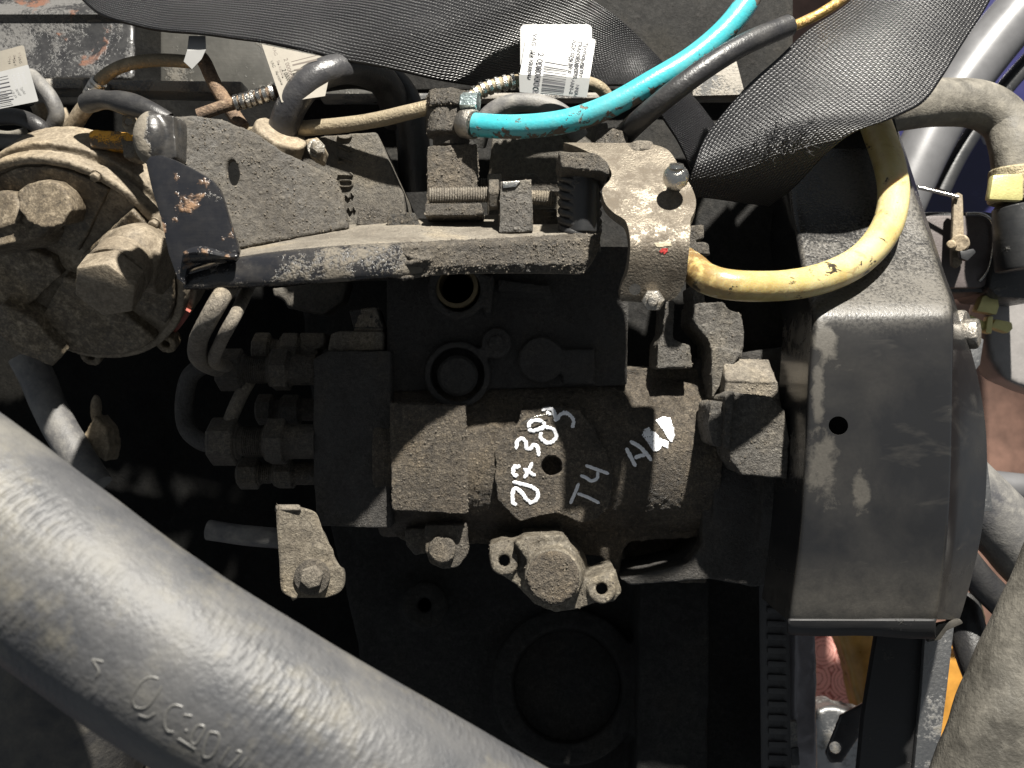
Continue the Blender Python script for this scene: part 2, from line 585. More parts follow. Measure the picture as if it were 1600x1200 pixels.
def m_cover():
    t = T('black cover plastic with dust marks')
    film = t.noise(17, 6, 0.6, dist=0.4)
    wipe = t.noise(30, 4, 0.6, t.stretch((0.6, 1, 2.2)), 0.8)
    fine = t.noise(700, 3, 0.7)
    mid = t.noise(130, 5, 0.65, dist=0.3)
    g = t.n('SeparateXYZ'); t.lk(t.n('NewGeometry').outputs['Normal'], g.inputs[0])
    upm = t.ramp(g.outputs['Z'], [(0.12, 0.0), (0.5, 1.0)])
    pos = t.n('SeparateXYZ'); t.lk(t.vec, pos.inputs[0])
    def spot(x, y, d, rx, ry):
        c = P(x, y, d)
        dx = t.math('DIVIDE', t.math('SUBTRACT', pos.outputs['X'], c.x), R(rx, d))
        dz = t.math('DIVIDE', t.math('SUBTRACT', pos.outputs['Z'], c.z), R(ry, d))
        r = t.math('SQRT', t.math('ADD', t.math('MULTIPLY', dx, dx), t.math('MULTIPLY', dz, dz)))
        r = t.math('ADD', r, t.math('MULTIPLY', t.math('SUBTRACT', mid, 0.5), 2.6))
        return t.math('MULTIPLY', t.ramp(r, [(0.45, 1.0), (1.1, 0.0)]), 0.6)
    m = spot(1288, 530, -0.06, 24, 48)
    for a in ((1284, 730, -0.06, 32, 60), (1275, 620, -0.06, 10, 60), (1345, 770, -0.06, 16, 40)):
        m = t.math('MAXIMUM', m, t.math('MULTIPLY', spot(*a), 0.8))
    soft = t.math('MULTIPLY', t.ramp(film, [(0.45, 0.0), (0.74, 1.0)]), 0.17)
    soft = t.math('MAXIMUM', soft, t.math('MULTIPLY', t.ramp(wipe, [(0.57, 0.0), (0.72, 1.0)]), 0.2))
    low = t.n('MapRange'); t.lk(pos.outputs['Z'], low.inputs[0])
    low.inputs[1].default_value, low.inputs[2].default_value = P(0, 860, -0.06).z, P(0, 950, -0.055).z
    low.inputs[3].default_value, low.inputs[4].default_value = 0.0, 0.55
    soft = t.math('MAXIMUM', soft, t.math('MULTIPLY', low.outputs[0], t.ramp(mid, [(0.3, 0.5), (0.7, 1.0)])))
    slope = t.math('MULTIPLY', upm, t.ramp(t.math('ADD', t.math('MULTIPLY', film, 0.6), t.math('MULTIPLY', fine, 0.4)), [(0.43, 0.06), (0.57, 0.72)]))
    m = t.math('MAXIMUM', t.math('MAXIMUM', m, soft), slope, clamp=True)
    spk = t.math('MULTIPLY', t.ramp(t.vor(210), [(0.0, 1.0), (0.055, 0.0)]), t.ramp(mid, [(0.5, 0.0), (0.62, 1.0)]))
    m = t.math('MAXIMUM', m, spk, clamp=True)
    dust = t.mix(fine, (0.070, 0.064, 0.054), (0.150, 0.138, 0.118))
    col = t.mix(m, (0.0125, 0.0127, 0.0137), dust)
    rough = t.math('ADD', t.math('ADD', 0.13, t.math('MULTIPLY', film, 0.16)), t.math('MULTIPLY', m, 0.38))
    scr = t.noise(40, 2, 0.5, t.stretch((14, 1, 1)))
    h = t.math('ADD', t.math('MULTIPLY', t.math('MULTIPLY', m, fine), 0.45), t.math('ADD', t.math('MULTIPLY', mid, 0.12), t.math('MULTIPLY', spk, 0.9)))
    return t.out(col, rough, 0, t.bump(h, 0.0004))
COVER = m_cover()
STEEL = m_metal('dull zinc steel', (0.33, 0.31, 0.28), 0.38, (0.11, 0.095, 0.072), 0.5, 1.2)
BRIGHT = m_metal('bright steel', (0.62, 0.60, 0.56), 0.16, (0.14, 0.12, 0.09), 0.15, 1.5)
GALV = m_metal('galvanised sheet', (0.30, 0.30, 0.30), 0.42, (0.16, 0.15, 0.13), 0.35, 0.7)
ALU = m_crust('oily tan aluminium', (0.035, 0.026, 0.016), (0.125, 0.098, 0.064), (0.36, 0.30, 0.215), 0.42, 0.4, 0.6, crumbs=0.2)
ALU_DRY = m_crust('dusty tan metal', (0.09, 0.072, 0.049), (0.20, 0.164, 0.117), (0.34, 0.292, 0.22), 0.5, 0.25, 0.3, crumbs=0.2)
PIPE = m_metal('grimy fuel pipe', (0.30, 0.25, 0.17), 0.42, (0.20, 0.165, 0.11), 0.75, 1.0, 0.6)
PIPE_RUST = m_crust('rusty fuel pipe', (0.035, 0.022, 0.014), (0.14, 0.09, 0.055), (0.27, 0.20, 0.13), 0.8, 0.5, 0.2)
RUBBER = m_rubber('black rubber', (0.016, 0.016, 0.018), (0.10, 0.095, 0.085), 0.28, 0.38)
RUBBER_DUST = m_rubber('dusty black rubber', (0.022, 0.022, 0.024), (0.13, 0.118, 0.098), 0.75, 0.5)
RUBBER_TAN = m_rubber('mud coated rubber', (0.06, 0.055, 0.046), (0.22, 0.203, 0.17), 0.95, 0.58, 0.8, 1.5)
DARKPLASTIC = m_paint('dark plastic', (0.022, 0.023, 0.025), (0.11, 0.105, 0.095), 0.25, 0.8, 0.4)
WHITEPAINT = m_plain('white paint marker', (0.84, 0.85, 0.88), 0.55, 0, 0.10, 3.0, 1.2)
PAPER = m_plain('label paper', (0.215, 0.215, 0.212), 0.45, 0, 0.03, 0.5, 0.1)
PAPER_DUST = m_plain('dusty label paper', (0.20, 0.182, 0.152), 0.6, 0, 0.12, 0.6, 0.2)
INK = m_plain('black print', (0.035, 0.035, 0.04), 0.6, 0, 0.1, 1, 0.0)
INK_BROWN = m_plain('faded print', (0.12, 0.10, 0.085), 0.6, 0, 0.1, 1, 0.0)
GREYINK = m_plain('grey print', (0.30, 0.30, 0.31), 0.6, 0, 0.1, 1, 0.0)
REDPAINT = m_plain('red paint dab', (0.40, 0.045, 0.04), 0.4, 0, 0.3, 3)
CREAMPAINT = m_plain('cream paint dab', (0.34, 0.30, 0.21), 0.5, 0, 0.3, 3)
GASKET = m_plain('red sealant', (0.28, 0.075, 0.055), 0.5, 0, 0.3, 2)
def m_yellow():
    t = T('aged translucent yellow hose')
    a = t.noise(40, 5, 0.6, dist=0.4)
    f = t.noise(300, 4, 0.6)
    col = t.ramp(a, [(0.3, (0.36, 0.265, 0.095)), (0.5, (0.45, 0.37, 0.165)), (0.7, (0.49, 0.43, 0.235))])
    uv = t.n('SeparateXYZ'); t.lk(t.co.outputs['UV'], uv.inputs[0])
    ends = t.ramp(uv.outputs['Y'], [(0.0, 1.0), (0.026, 1.0), (0.052, 0.25), (0.11, 0.0), (0.5, 0.0)])
    stain = t.math('MULTIPLY', ends, t.ramp(t.noise(95, 5, 0.65, dist=0.5), [(0.38, 0.0), (0.5, 1.0)]))
    side = t.math('MULTIPLY', t.ramp(t.noise(110, 6, 0.7, dist=0.8), [(0.57, 0.0), (0.66, 1.0)]), 0.6)
    stain = t.math('MAXIMUM', stain, side, clamp=True)
    col = t.mix(t.math('MULTIPLY', stain, 0.85), col, (0.13, 0.065, 0.022))
    blk = t.ramp(t.noise(70, 6, 0.7, t.stretch((1, 1, 1.6)), 0.6), [(0.62, 0.0), (0.64, 1.0)])
    col = t.mix(blk, col, (0.03, 0.022, 0.014))
    return t.out(col, t.math('ADD', 0.24, t.math('MULTIPLY', f, 0.18)), 0, t.bump(f, 0.0003),
                 Subsurface_Weight=0.6, Subsurface_Radius=(0.006, 0.0035, 0.0012), Subsurface_Scale=1.0)

def m_teal():
    t = T('teal paint over brown hose')
    f = t.noise(150, 5, 0.65, dist=0.5)
    g = t.noise(600, 3, 0.6)
    uv = t.n('SeparateXYZ'); t.lk(t.co.outputs['UV'], uv.inputs[0])
    endm = t.ramp(uv.outputs['Y'], [(0.0, 0.0), (0.150, 0.0), (0.166, 0.5), (0.176, 1.0)])
    low = t.n('SeparateXYZ'); t.lk(t.n('NewGeometry').outputs['Normal'], low.inputs[0])
    under = t.ramp(t.math('MULTIPLY', low.outputs['Z'], -1.0), [(0.25, 0.0), (0.95, 0.17)])
    m = t.math('ADD', t.math('ADD', f, under), endm)
    mask = t.ramp(m, [(0.635, 0.0), (0.655, 1.0)])
    col = t.mix(mask, t.mix(t.ramp(t.noise(55, 5, 0.7), [(0.42, 0.0), (0.7, 0.55)]), t.mix(g, (0.03, 0.28, 0.33), (0.05, 0.37, 0.41)), (0.13, 0.25, 0.25)), t.mix(g, (0.03, 0.024, 0.018), (0.16, 0.13, 0.10)))
    r = t.math('ADD', 0.3, t.math('MULTIPLY', mask, 0.45))
    h = t.math('SUBTRACT', t.math('MULTIPLY', g, 0.4), mask)
    return t.out(col, r, 0, t.bump(h, 0.0004))

def m_webbing(name, cell=0.00125, base=(0.009, 0.009, 0.0105), spec=0.42, rough=0.26):
    """woven nylon: rows of ribs across the strap, each rib broken into slanted yarns"""
    t = T(name)
    uv = t.n('SeparateXYZ'); t.lk(t.co.outputs['UV'], uv.inputs[0])
    u, v = uv.outputs['X'], uv.outputs['Y']
    wob = t.math('MULTIPLY', t.noise(60, 2, 0.5), cell * 0.9)
    row = t.math('DIVIDE', t.math('ADD', u, wob), cell)
    sh = t.math('MULTIPLY', t.math('FLOOR', row), 0.5)
    colv = t.math('ADD', t.math('DIVIDE', v, cell * 1.45), sh)
    fr = t.math('SUBTRACT', t.math('FRACT', row), 0.5)
    fc = t.math('SUBTRACT', t.math('FRACT', colv), 0.5)
    fc2 = t.math('ADD', fc, t.math('MULTIPLY', fr, 0.5))
    d = t.math('ADD', t.math('MULTIPLY', t.math('MULTIPLY', fr, fr), 4.0), t.math('MULTIPLY', t.math('MULTIPLY', fc2, fc2), 3.2))
    h = t.math('SQRT', t.math('MAXIMUM', t.math('SUBTRACT', 1.0, d), 0.0))
    lint = t.ramp(t.vor(900), [(0.0, 1.0), (0.05, 0.0)])
    dust = t.math('MULTIPLY', t.ramp(t.noise(28, 4, 0.6), [(0.4, 0.0), (0.75, 1.0)]), 0.15)
    fib = t.noise(4200, 2, 0.6)
    c = t.mix(t.math('MULTIPLY', dust, h), base, (0.085, 0.083, 0.08))
    c = t.mix(t.math('MULTIPLY', lint, 0.25), c, (0.3, 0.3, 0.3))
    gap = t.ramp(h, [(0.0, 0.7), (0.45, 1.0)])
    c = t.mix(1.0, c, gap, 'MULTIPLY')
    hh = t.math('ADD', h, t.math('MULTIPLY', fib, 0.12))
    return t.out(c, t.math('ADD', rough, t.math('MULTIPLY', fib, 0.15)), 0, t.bump(hh, 0.00068), Specular_IOR_Level=spec)

def m_bighose():
    t = T('grey coolant hose rubber with fabric print')
    uv = t.n('SeparateXYZ'); t.lk(t.co.outputs['UV'], uv.inputs[0])
    u, v = uv.outputs['X'], uv.outputs['Y']
    ph = t.math('MULTIPLY', t.math('SUBTRACT', t.math('MULTIPLY', v, 330.0), t.math('MULTIPLY', u, 13.0)), 2 * math.pi)
    ph2 = t.math('MULTIPLY', t.math('ADD', t.math('MULTIPLY', v, 330.0), t.math('MULTIPLY', u, 17.0)), 2 * math.pi)
    w = t.math('MULTIPLY', t.math('ADD', t.math('SINE', ph), 1.0), t.math('ADD', t.math('SINE', ph2), 1.0))
    patch = t.ramp(t.noise(30, 4, 0.6), [(0.45, 0.0), (0.66, 1.0)])
    a = t.noise(22, 5, 0.65)
    b = t.noise(160, 4, 0.6)
    f = t.noise(700, 3, 0.6)
    col = t.ramp(a, [(0.3, (0.036, 0.038, 0.043)), (0.5, (0.068, 0.068, 0.070)), (0.7, (0.118, 0.113, 0.102))])
    tan = t.ramp(t.noise(35, 5, 0.7), [(0.52, 0.0), (0.72, 0.65)])
    col = t.mix(tan, col, (0.15, 0.137, 0.106))
    col = t.mix(t.math('MULTIPLY', t.ramp(b, [(0.55, 0.0), (0.75, 1.0)]), 0.5), col, (0.06, 0.06, 0.065))
    rough = t.math('ADD', 0.42, t.math('MULTIPLY', a, 0.28))
    h = t.math('ADD', t.math('MULTIPLY', t.math('MULTIPLY', w, patch), 0.10), t.math('ADD', t.math('MULTIPLY', f, 0.25), t.math('MULTIPLY', b, 0.6)))
    return t.out(col, rough, 0, t.bump(h, 0.0009), Specular_IOR_Level=0.5)

def m_cloth_pink():
    t = T('pink printed cloth')
    d = t.vor(38, 'F1', None, 'Distance', 0.35)
    e = t.vor(38, 'DISTANCE_TO_EDGE', None, 'Distance', 0.35)
    n = t.noise(160, 4, 0.7)
    ring = t.math('ABSOLUTE', t.math('SINE', t.math('ADD', t.math('MULTIPLY', d, 26), t.math('MULTIPLY', n, 3.2))))
    m = t.ramp(t.math('MULTIPLY', ring, t.ramp(e, [(0.0, 0.3), (0.2, 1.0)])), [(0.12, 0.0), (0.3, 1.0)])
    c = t.mix(m, (0.40, 0.11, 0.09), (0.90, 0.46, 0.39))
    return t.out(c, 0.8, 0, t.bump(n, 0.001))

YELLOW = m_yellow()
TEAL = m_teal()
WEB = m_webbing('black woven webbing', 0.00115)
WEB2 = m_webbing('black coarse woven webbing', 0.00135, (0.009, 0.009, 0.0105), 0.5, 0.27)
BIGHOSE = m_bighose()
PINK = m_cloth_pink()
ORANGE = m_plain('orange brown plastic', (0.52, 0.25, 0.045), 0.35, 0, 0.35, 0.4)
BROWNFLOOR = m_plain('brown floor', (0.17, 0.095, 0.07), 0.6, 0, 0.35, 0.3)
NAVY = m_plain('navy painted panel', (0.022, 0.022, 0.075), 0.25, 0, 0.15, 0.3, 0.1)
SILVER = m_plain('silver painted tube', (0.12, 0.12, 0.125), 0.42, 0.2, 0.15, 0.4, 0.1)
CLIP = m_plain('yellow zinc clip', (0.50, 0.46, 0.20), 0.4, 0.35, 0.15)
YCAP = m_paint('yellow cap under dirt', (0.75, 0.36, 0.02), (0.13, 0.10, 0.07), 0.55, 2.2, 0.4)
VALVE = m_paint('flaking grey paint on black', (0.018, 0.018, 0.019), (0.085, 0.083, 0.08), 0.45, 1.1, 0.3, (0.11, 0.05, 0.03))
RAIL = m_paint('worn grey rail', (0.10, 0.10, 0.10), (0.26, 0.24, 0.21), 0.6, 1.5, 0.3)
GREYDUST = m_rubber('grey dusty hose', (0.06, 0.06, 0.065), (0.22, 0.21, 0.19), 0.8, 0.45)

F = Vector((0, -1, 0))

# ================================================================== THE SETTING
bm = bmesh.new()
vs = [bm.verts.new(p) for p in (Vector((-1.6, 0.62, -1.6)), Vector((1.6, 0.62, -1.6)), Vector((1.6, 0.82, 1.6)), Vector((-1.6, 0.82, 1.6)))]
bm.faces.new(vs)
o = obj_from_bm(bm, 'floor', BROWNFLOOR); o['kind'] = 'structure'

# ================================================================== ENGINE BLOCK
blk = thing('engine_block', 'dark greasy engine block behind and below the injection pump', 'engine block', P(800, 1150, 0.12))
bm = bmesh.new()
s_prism(bm, [(430, 120), (1215, 120), (1215, 560), (1215, 1330), (560, 1330), (560, 1010), (500, 760), (480, 560)], 0.125, 0.05)
s_prism(bm, [(1000, 905), (1108, 905), (1106, 1330), (992, 1330)], 0.088, 0.06)
s_cyl(bm, P(886, 1070, 0.105), P(886, 1070, 0.15), R(118, 0.105), R(124, 0.105), 48)
s_cyl(bm, P(664, 945, 0.105), P(664, 945, 0.15), R(36, 0.105), None, 28)
c2 = bmesh.new()
s_cyl(c2, P(886, 1070, 0.08), P(886, 1070, 0.120), R(92, 0.10), R(84, 0.10), 48)
s_cyl(c2, P(664, 945, 0.08), P(664, 945, 0.16), R(12, 0.105), None, 20)
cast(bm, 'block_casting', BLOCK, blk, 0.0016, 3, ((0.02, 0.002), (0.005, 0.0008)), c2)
cyl('core_plug', P(886, 1070, 0.1165), P(886, 1070, 0.124), R(84, 0.115), BLOCK, blk, R(80, 0.115), 48, 0.001)
bm = bmesh.new()
s_prism(bm, [(1100, 190), (1228, 190), (1236, 520), (1228, 700), (1100, 700), (1080, 440)], 0.030, 0.02)
cast(bm, 'shadow_catch_plate', BLOCK, blk, 0.0014, 3, ((0.01, 0.001),))  # added dark plate that catches the strap's shadow, keeping the gap black
# cast wall with the raised part number
bm = bmesh.new()
s_prism(bm, [(470, 215), (588, 205), (630, 300), (645, 420), (470, 420)], 0.012, 0.06)
s_prism(bm, [(770, 205), (900, 200), (910, 340), (890, 420), (765, 420), (760, 300)], 0.022, 0.06)
s_prism(bm, [(905, 195), (950, 190), (955, 250), (900, 250)], 0.035, 0.03)
cast(bm, 'ribbed_casting', CASTING, blk, 0.0012, 3, ((0.006, 0.0006),))
bm = bmesh.new()
s_prism(bm, [(-300, -90), (700, -90), (700, 1400), (-300, 1400)], 0.20, 0.03)
s_prism(bm, [(560, -80), (1236, -80), (1236, 200), (560, 200)], 0.14, 0.03)
cast(bm, 'crankcase_wall', m_crust('black metal for deep shade', (0.004, 0.004, 0.004), (0.007, 0.007, 0.0068), (0.012, 0.0115, 0.011), 0.6, 0.3, 0.1, spec=0.08), blk, 0.002, 3, ((0.01, 0.0015),))  # wide wall; the deep shade is put into its near-black base colour
# a lit scrap of the block seen through the gap under the bracket
bm = bmesh.new()
s_prism(bm, [(425, 450), (545, 436), (535, 470), (505, 492), (440, 478), (426, 470)], 0.03, 0.02)
c2 = bmesh.new()
s_cyl(c2, P(428, 485, 0.0), P(428, 485, 0.1), R(22, 0.03), None, 24)
cast(bm, 'cast_web', CASTING, blk, 0.0011, 2, ((0.004, 0.0006),), c2)
bm = bmesh.new()
s_sphere(bm, P(150, 640, 0.11), R(12, 0.11), 14, (0.7, 1, 2.0))
s_prism(bm, [(130, 680), (148, 650), (165, 668), (170, 700), (164, 722), (150, 712)], 0.10, 0.02)
cast(bm, 'cast_lug', ALU_DRY, blk, 0.001, 2, ((0.004, 0.0012),))
# lit stubs of the oil pipe low on the left
tube('oil_pipe_stub', [(326, 828, -0.004), (380, 836, -0.006), (445, 842, -0.006)], 16, GREYDUST, blk)

# raised part number on the casting
def stroke_text(pieces, width, mat, name, parent, bvh, dnear, off=0.0003, thick=0.0, jitter=0.15, direction=None, d0=0.0, seed=0):
    """paint or cast strokes laid on a surface; pieces = polylines in photo pixels"""
    rnd = random.Random(seed)
    bm = bmesh.new()
    for pl in pieces:
        closed_poly = isinstance(pl, dict)
        if closed_poly:
            pts = pl['fill']
            xs = [p[0] for p in pts]; ys = [p[1] for p in pts]
            step = 1.3
            grid = {}
            def inside(x, y):
                c = False
                n = len(pts)
                for i in range(n):
                    x1, y1 = pts[i]; x2, y2 = pts[(i + 1) % n]
                    if (y1 > y) != (y2 > y) and x < (x2 - x1) * (y - y1) / (y2 - y1) + x1:
                        c = not c
                return c
            nx = int((max(xs) - min(xs)) / step) + 2
            ny = int((max(ys) - min(ys)) / step) + 2
            def gv(i, j):
                if (i, j) not in grid:
                    grid[(i, j)] = (min(xs) + i * step + rnd.uniform(-.4, .4), min(ys) + j * step + rnd.uniform(-.4, .4))
                return grid[(i, j)]
            vv = {}
            for i in range(nx):
                for j in range(ny):
                    q = [gv(i, j), gv(i + 1, j), gv(i + 1, j + 1), gv(i, j + 1)]
                    cx = sum(a for a, b in q) / 4; cy = sum(b for a, b in q) / 4
                    if inside(cx, cy) and rnd.random() > 0.03:
                        ids = [(i, j), (i + 1, j), (i + 1, j + 1), (i, j + 1)]
                        for k, idk in enumerate(ids):
                            if idk not in vv:
                                vv[idk] = bm.verts.new(proj(q[k][0], q[k][1], bvh, d0, off))
                        bm.faces.new([vv[k] for k in ids])
            continue
        dense = catmull([tuple(map(float, p)) for p in pl], 14)
        samples = [dense[0]]
        for p in dense[1:]:
            if math.hypot(p[0] - samples[-1][0], p[1] - samples[-1][1]) >= 1.1:
                samples.append(p)
        if len(samples) < 2:
            samples = [dense[0], dense[-1]]
        prev = None
        n = len(samples)
        for i, (x, y) in enumerate(samples):
            a = samples[max(i - 1, 0)]; b = samples[min(i + 1, n - 1)]
            tx, ty = b[0] - a[0], b[1] - a[1]
            L = math.hypot(tx, ty) or 1
            nx_, ny_ = -ty / L, tx / L
            w = width * 0.5
            e = min(i, n - 1 - i) * 1.1
            if e < w:
                w = math.sqrt(max(w * w - (w - e) ** 2, 0.08 * w * w))
            row = []
            m = 6
            l1 = 1 + rnd.uniform(-jitter, jitter); l2 = 1 + rnd.uniform(-jitter, jitter)
            for k in range(m + 1):
                s = -1 + 2 * k / m
                ww = w * (l1 if s < 0 else l2)
                row.append(bm.verts.new(proj(x + nx_ * ww * s, y + ny_ * ww * s, bvh, d0, off, thick * (1 - s * s))))
            if prev:
                for k in range(m):
                    bm.faces.new((prev[k], prev[k + 1], row[k + 1], row[k]))
            prev = row
    fn = sum((f.normal for f in bm.faces), Vector())
    me = bpy.data.meshes.new(name)
    for f in bm.faces:
        f.normal_update()
        if f.normal.y > 0:
            f.normal_flip()
    bm.to_mesh(me); bm.free()
    return obj_from_me(me, name, mat, parent, 60)

def proj(x, y, bvh, d0, off, lift=0.0):
    o_ = Vector((0, -CAM_D, 0))
    dirv = (P(x, y, d0) - o_).normalized()
    hit = bvh.ray_cast(o_, dirv, 2.0)
    p = hit[0] if hit[0] is not None else P(x, y, d0)
    return p + Vector((0, -(off + lift), 0))

def bvh_of(*objs):
    vs, fs = [], []
    for o in objs:
        base = len(vs)
        vs += [v.co.copy() for v in o.data.vertices]
        fs += [[base + i for i in p.vertices] for p in o.data.polygons]
    return BVHTree.FromPolygons(vs, fs)

casting = [c for c in blk.children if c.name.startswith('ribbed')][0]
bv = bvh_of(casting)
dig = [[(528, 212), (532, 217), (546, 217), (550, 212)],                                   # 0 (half hidden)
       [(526, 228), (549, 238)], [(548, 229), (549, 238)],                                  # 7
       [(530, 246), (551, 254)], [(528, 254), (537, 253)], [(530, 246), (529, 255)],        # 4
       [(528, 274), (552, 275)], [(547, 270), (552, 275)],                                  # 1
       [(530, 285), (532, 283), (548, 283), (551, 287), (548, 292), (533, 292), (530, 288), (531, 284)],   # 0
       [(536, 312), (541, 306), (546, 310), (549, 302), (553, 307)],                        # 3
       [(540, 332), (545, 325), (549, 331), (553, 324), (556, 330)]]                        # 3
stroke_text(dig, 4.2, CASTING, 'cast_number', casting, bv, 0, -0.0003, 0.0024, 0.05, d0=0.012)

# ================================================================== INJECTION PUMP
pump = thing('injection_pump', 'grime caked diesel injection pump with white paint pen numbers', 'fuel pump', P(850, 830, 0.03))
bm = bmesh.new()
s_prism(bm, [(600, 575), (1092, 575), (1095, 700), (1100, 840), (985, 846), (972, 862), (968, 900), (940, 870), (780, 850), (640, 850), (606, 830)], 0.018, 0.05)
s_prism(bm, [(728, 672), (780, 664), (780, 748), (728, 742)], -0.0045, 0.02)           # dirty web beside the square pad
s_cyl(bm, P(600, 705, 0.042), P(1100, 705, 0.042), R(143), None, 64)
s_prism(bm, [(975, 840), (1105, 838), (1105, 912), (975, 908)], 0.052, 0.03)  # added fill behind the gap so no lamp light passes through
c2 = bmesh.new()
s_cyl(c2, P(862, 728, -0.03), P(862, 728, 0.012), R(17), R(15), 28)
body = cast(bm, 'pump_body', CRUST_BROWN, pump, 0.0010, 3, ((0.006, 0.0012), (0.0022, 0.0010)), c2)

bm = bmesh.new()
s_prism(bm, [(604, 385), (984, 385), (982, 500), (980, 602), (604, 612)], 0.006, 0.06)
s_cyl(bm, P(715, 585, -0.001), P(715, 585, 0.03), R(52), None, 40)
s_cyl(bm, P(716, 452, -0.006), P(716, 452, 0.03), R(46), None, 40)
s_cyl(bm, P(776, 536, -0.001), P(776, 536, 0.03), R(24), None, 24)
s_cyl(bm, P(846, 562, 0.000), P(846, 562, 0.03), R(36), None, 28)
s_prism(bm, [(880, 545), (930, 545), (930, 600), (880, 600)], 0.001, 0.03)
s_prism(bm, [(670, 430), (684, 430), (686, 480), (676, 480)], -0.006, 0.02)
s_prism(bm, [(756, 430), (772, 430), (768, 488), (757, 490)], -0.006, 0.02)
s_prism(bm, [(778, 436), (860, 446), (864, 460), (778, 454)], 0.0, 0.02)
c2 = bmesh.new()
s_cyl(c2, P(715, 585, -0.02), P(715, 585, 0.012), R(42), None, 40)
s_cyl(c2, P(716, 452, -0.02), P(716, 452, 0.015), R(34), None, 40)
cast(bm, 'governor_housing', CRUST_DARK, pump, 0.0009, 2, ((0.006, 0.0006), (0.002, 0.0004)), c2)
cyl('blind_plug', P(715, 587, -0.0005), P(715, 587, 0.013), R(32), CRUST_DARK, pump, R(32), 40, 0.0015)
hexhead('housing_screw', P(776, 536, -0.001), F, R(13), 0.002, CRUST_DARK, pump, False)
lathe('brass_sleeve', P(716, 452, 0.012), F, [(0, R(34)), (0.0165, R(34)), (0.017, R(33)), (0.017, R(27)), (0.004, R(25)), (0.0, R(25))], m_plain('dull brass', (0.13, 0.10, 0.055), 0.5, 0.5), pump, 40)

bm = bmesh.new()
s_prism(bm, [(490, 560), (512, 548), (612, 548), (612, 826), (494, 822), (488, 700)], -0.003, 0.055)
s_prism(bm, [(545, 484), (590, 482), (598, 514), (552, 514)], 0.004, 0.02)
cast(bm, 'distributor_head', CRUST_DARK, pump, 0.0010, 2, ((0.008, 0.0006),))
bm = bmesh.new()
s_prism(bm, [(516, 522), (530, 517), (598, 518), (598, 547), (512, 549)], 0.002, 0.05)
s_prism(bm, [(563, 482), (588, 480), (598, 512), (552, 512)], 0.004, 0.02)
cast(bm, 'head_shoulder', CRUST_PALE, pump, 0.0008, 2, ((0.004, 0.0008),))

bm = bmesh.new()
s_prism(bm, [(608, 629), (727, 634), (730, 804), (612, 797)], -0.012, 0.02)
cast(bm, 'square_pad', CRUST_BROWN, pump, 0.0008, 2, ((0.005, 0.0008), (0.002, 0.0010)))

bm = bmesh.new()
s_prism(bm, [(775, 725), (772, 705), (810, 660), (815, 640), (870, 635), (905, 640), (925, 665), (945, 700), (958, 735), (955, 790),
             (930, 812), (905, 818), (885, 806), (868, 802), (835, 808), (812, 816), (795, 800), (778, 782), (773, 745)], -0.007, 0.02)
c2 = bmesh.new()
s_cyl(c2, P(862, 728, -0.03), P(862, 728, 0.004), R(17), R(16), 28)
plate = cast(bm, 'timing_cover_plate', CRUST_BROWN, pump, 0.0007, 2, ((0.006, 0.0010), (0.002, 0.0008)), c2)

# white paint-pen writing
Z1 = lambda L: [(760 + x / 6.0, 620 + y / 6.0) for x, y in L]
Z2 = lambda L: [(960 + x / 8.571, 620 + y / 8.571) for x, y in L]
bv = bvh_of(plate, body)
num = [Z1([(288, 1006), (255, 1000), (245, 930), (255, 870), (290, 862), (335, 905), (385, 970), (430, 990), (478, 945), (478, 885), (425, 845), (330, 815), (240, 797)]),
       Z1([(252, 735), (252, 680), (272, 645)]), Z1([(250, 640), (285, 660), (318, 640)]),
       Z1([(352, 762), (395, 690), (432, 608)]), Z1([(345, 672), (400, 705), (462, 742)]), Z1([(300, 735), (250, 742)]),
       Z1([(280, 492), (288, 425), (330, 388), (368, 425), (375, 480), (415, 482), (440, 448), (478, 470), (492, 560)]),
       Z1([(520, 330), (505, 375), (540, 415), (592, 432), (645, 395), (655, 350), (620, 300), (550, 285)]),
       Z1([(550, 285), (500, 300), (430, 322), (400, 290), (402, 250), (445, 222), (500, 222), (545, 262), (500, 300)])]
num2 = [Z1([(520, 132), (560, 108), (615, 118), (640, 170), (652, 240)]),
        Z1([(655, 225), (695, 165), (745, 150), (798, 188), (818, 245), (795, 295)]), Z1([(560, 140), (610, 170)])]
stroke_text(num, 5.8, WHITEPAINT, 'paint_number', plate, bv, 0, 0.00045, 0.0003, 0.28, d0=-0.007, seed=3)
stroke_text(num2, 6.0, WHITEPAINT, 'paint_number', plate, bv, 0, 0.00045, 0.0003, 0.28, d0=-0.007, seed=4)
t4 = [Z1([(785, 1003), (830, 900), (868, 802)]), Z1([(850, 905), (950, 940), (1062, 998)]),
      Z1([(925, 640), (1040, 682), (1150, 722)]), Z1([(878, 735), (930, 755), (985, 788), (1038, 760), (1042, 690)])]
stroke_text(t4, 5.2, WHITEPAINT, 'paint_letters', plate, bv, 0, 0.00045, 0.0003, 0.12, d0=-0.005, seed=5)
aab = [Z2([(205, 590), (330, 665), (420, 755), (500, 860)]), Z2([(155, 680), (210, 790), (285, 935)]), Z2([(265, 820), (340, 790), (420, 770)]),
       {'fill': Z2([(400, 430), (460, 405), (500, 460), (560, 480), (605, 545), (725, 600), (715, 690), (640, 650), (605, 705), (560, 735), (510, 720), (470, 650), (425, 590), (370, 510)])},
       {'fill': Z2([(550, 310), (650, 265), (745, 280), (765, 350), (798, 430), (802, 520), (765, 605), (715, 555), (640, 430)])}]
stroke_text(aab, 6.2, WHITEPAINT, 'paint_letters', body, bv, 0, 0.0006, 0.0003, 0.2, d0=0.0, seed=6)
tube('wire_hair', [(813, 664, -0.009), (826, 655, -0.011), (843, 649, -0.011), (858, 647, -0.009)], 0.7, BRIGHT, plate, 6, 6, 0)

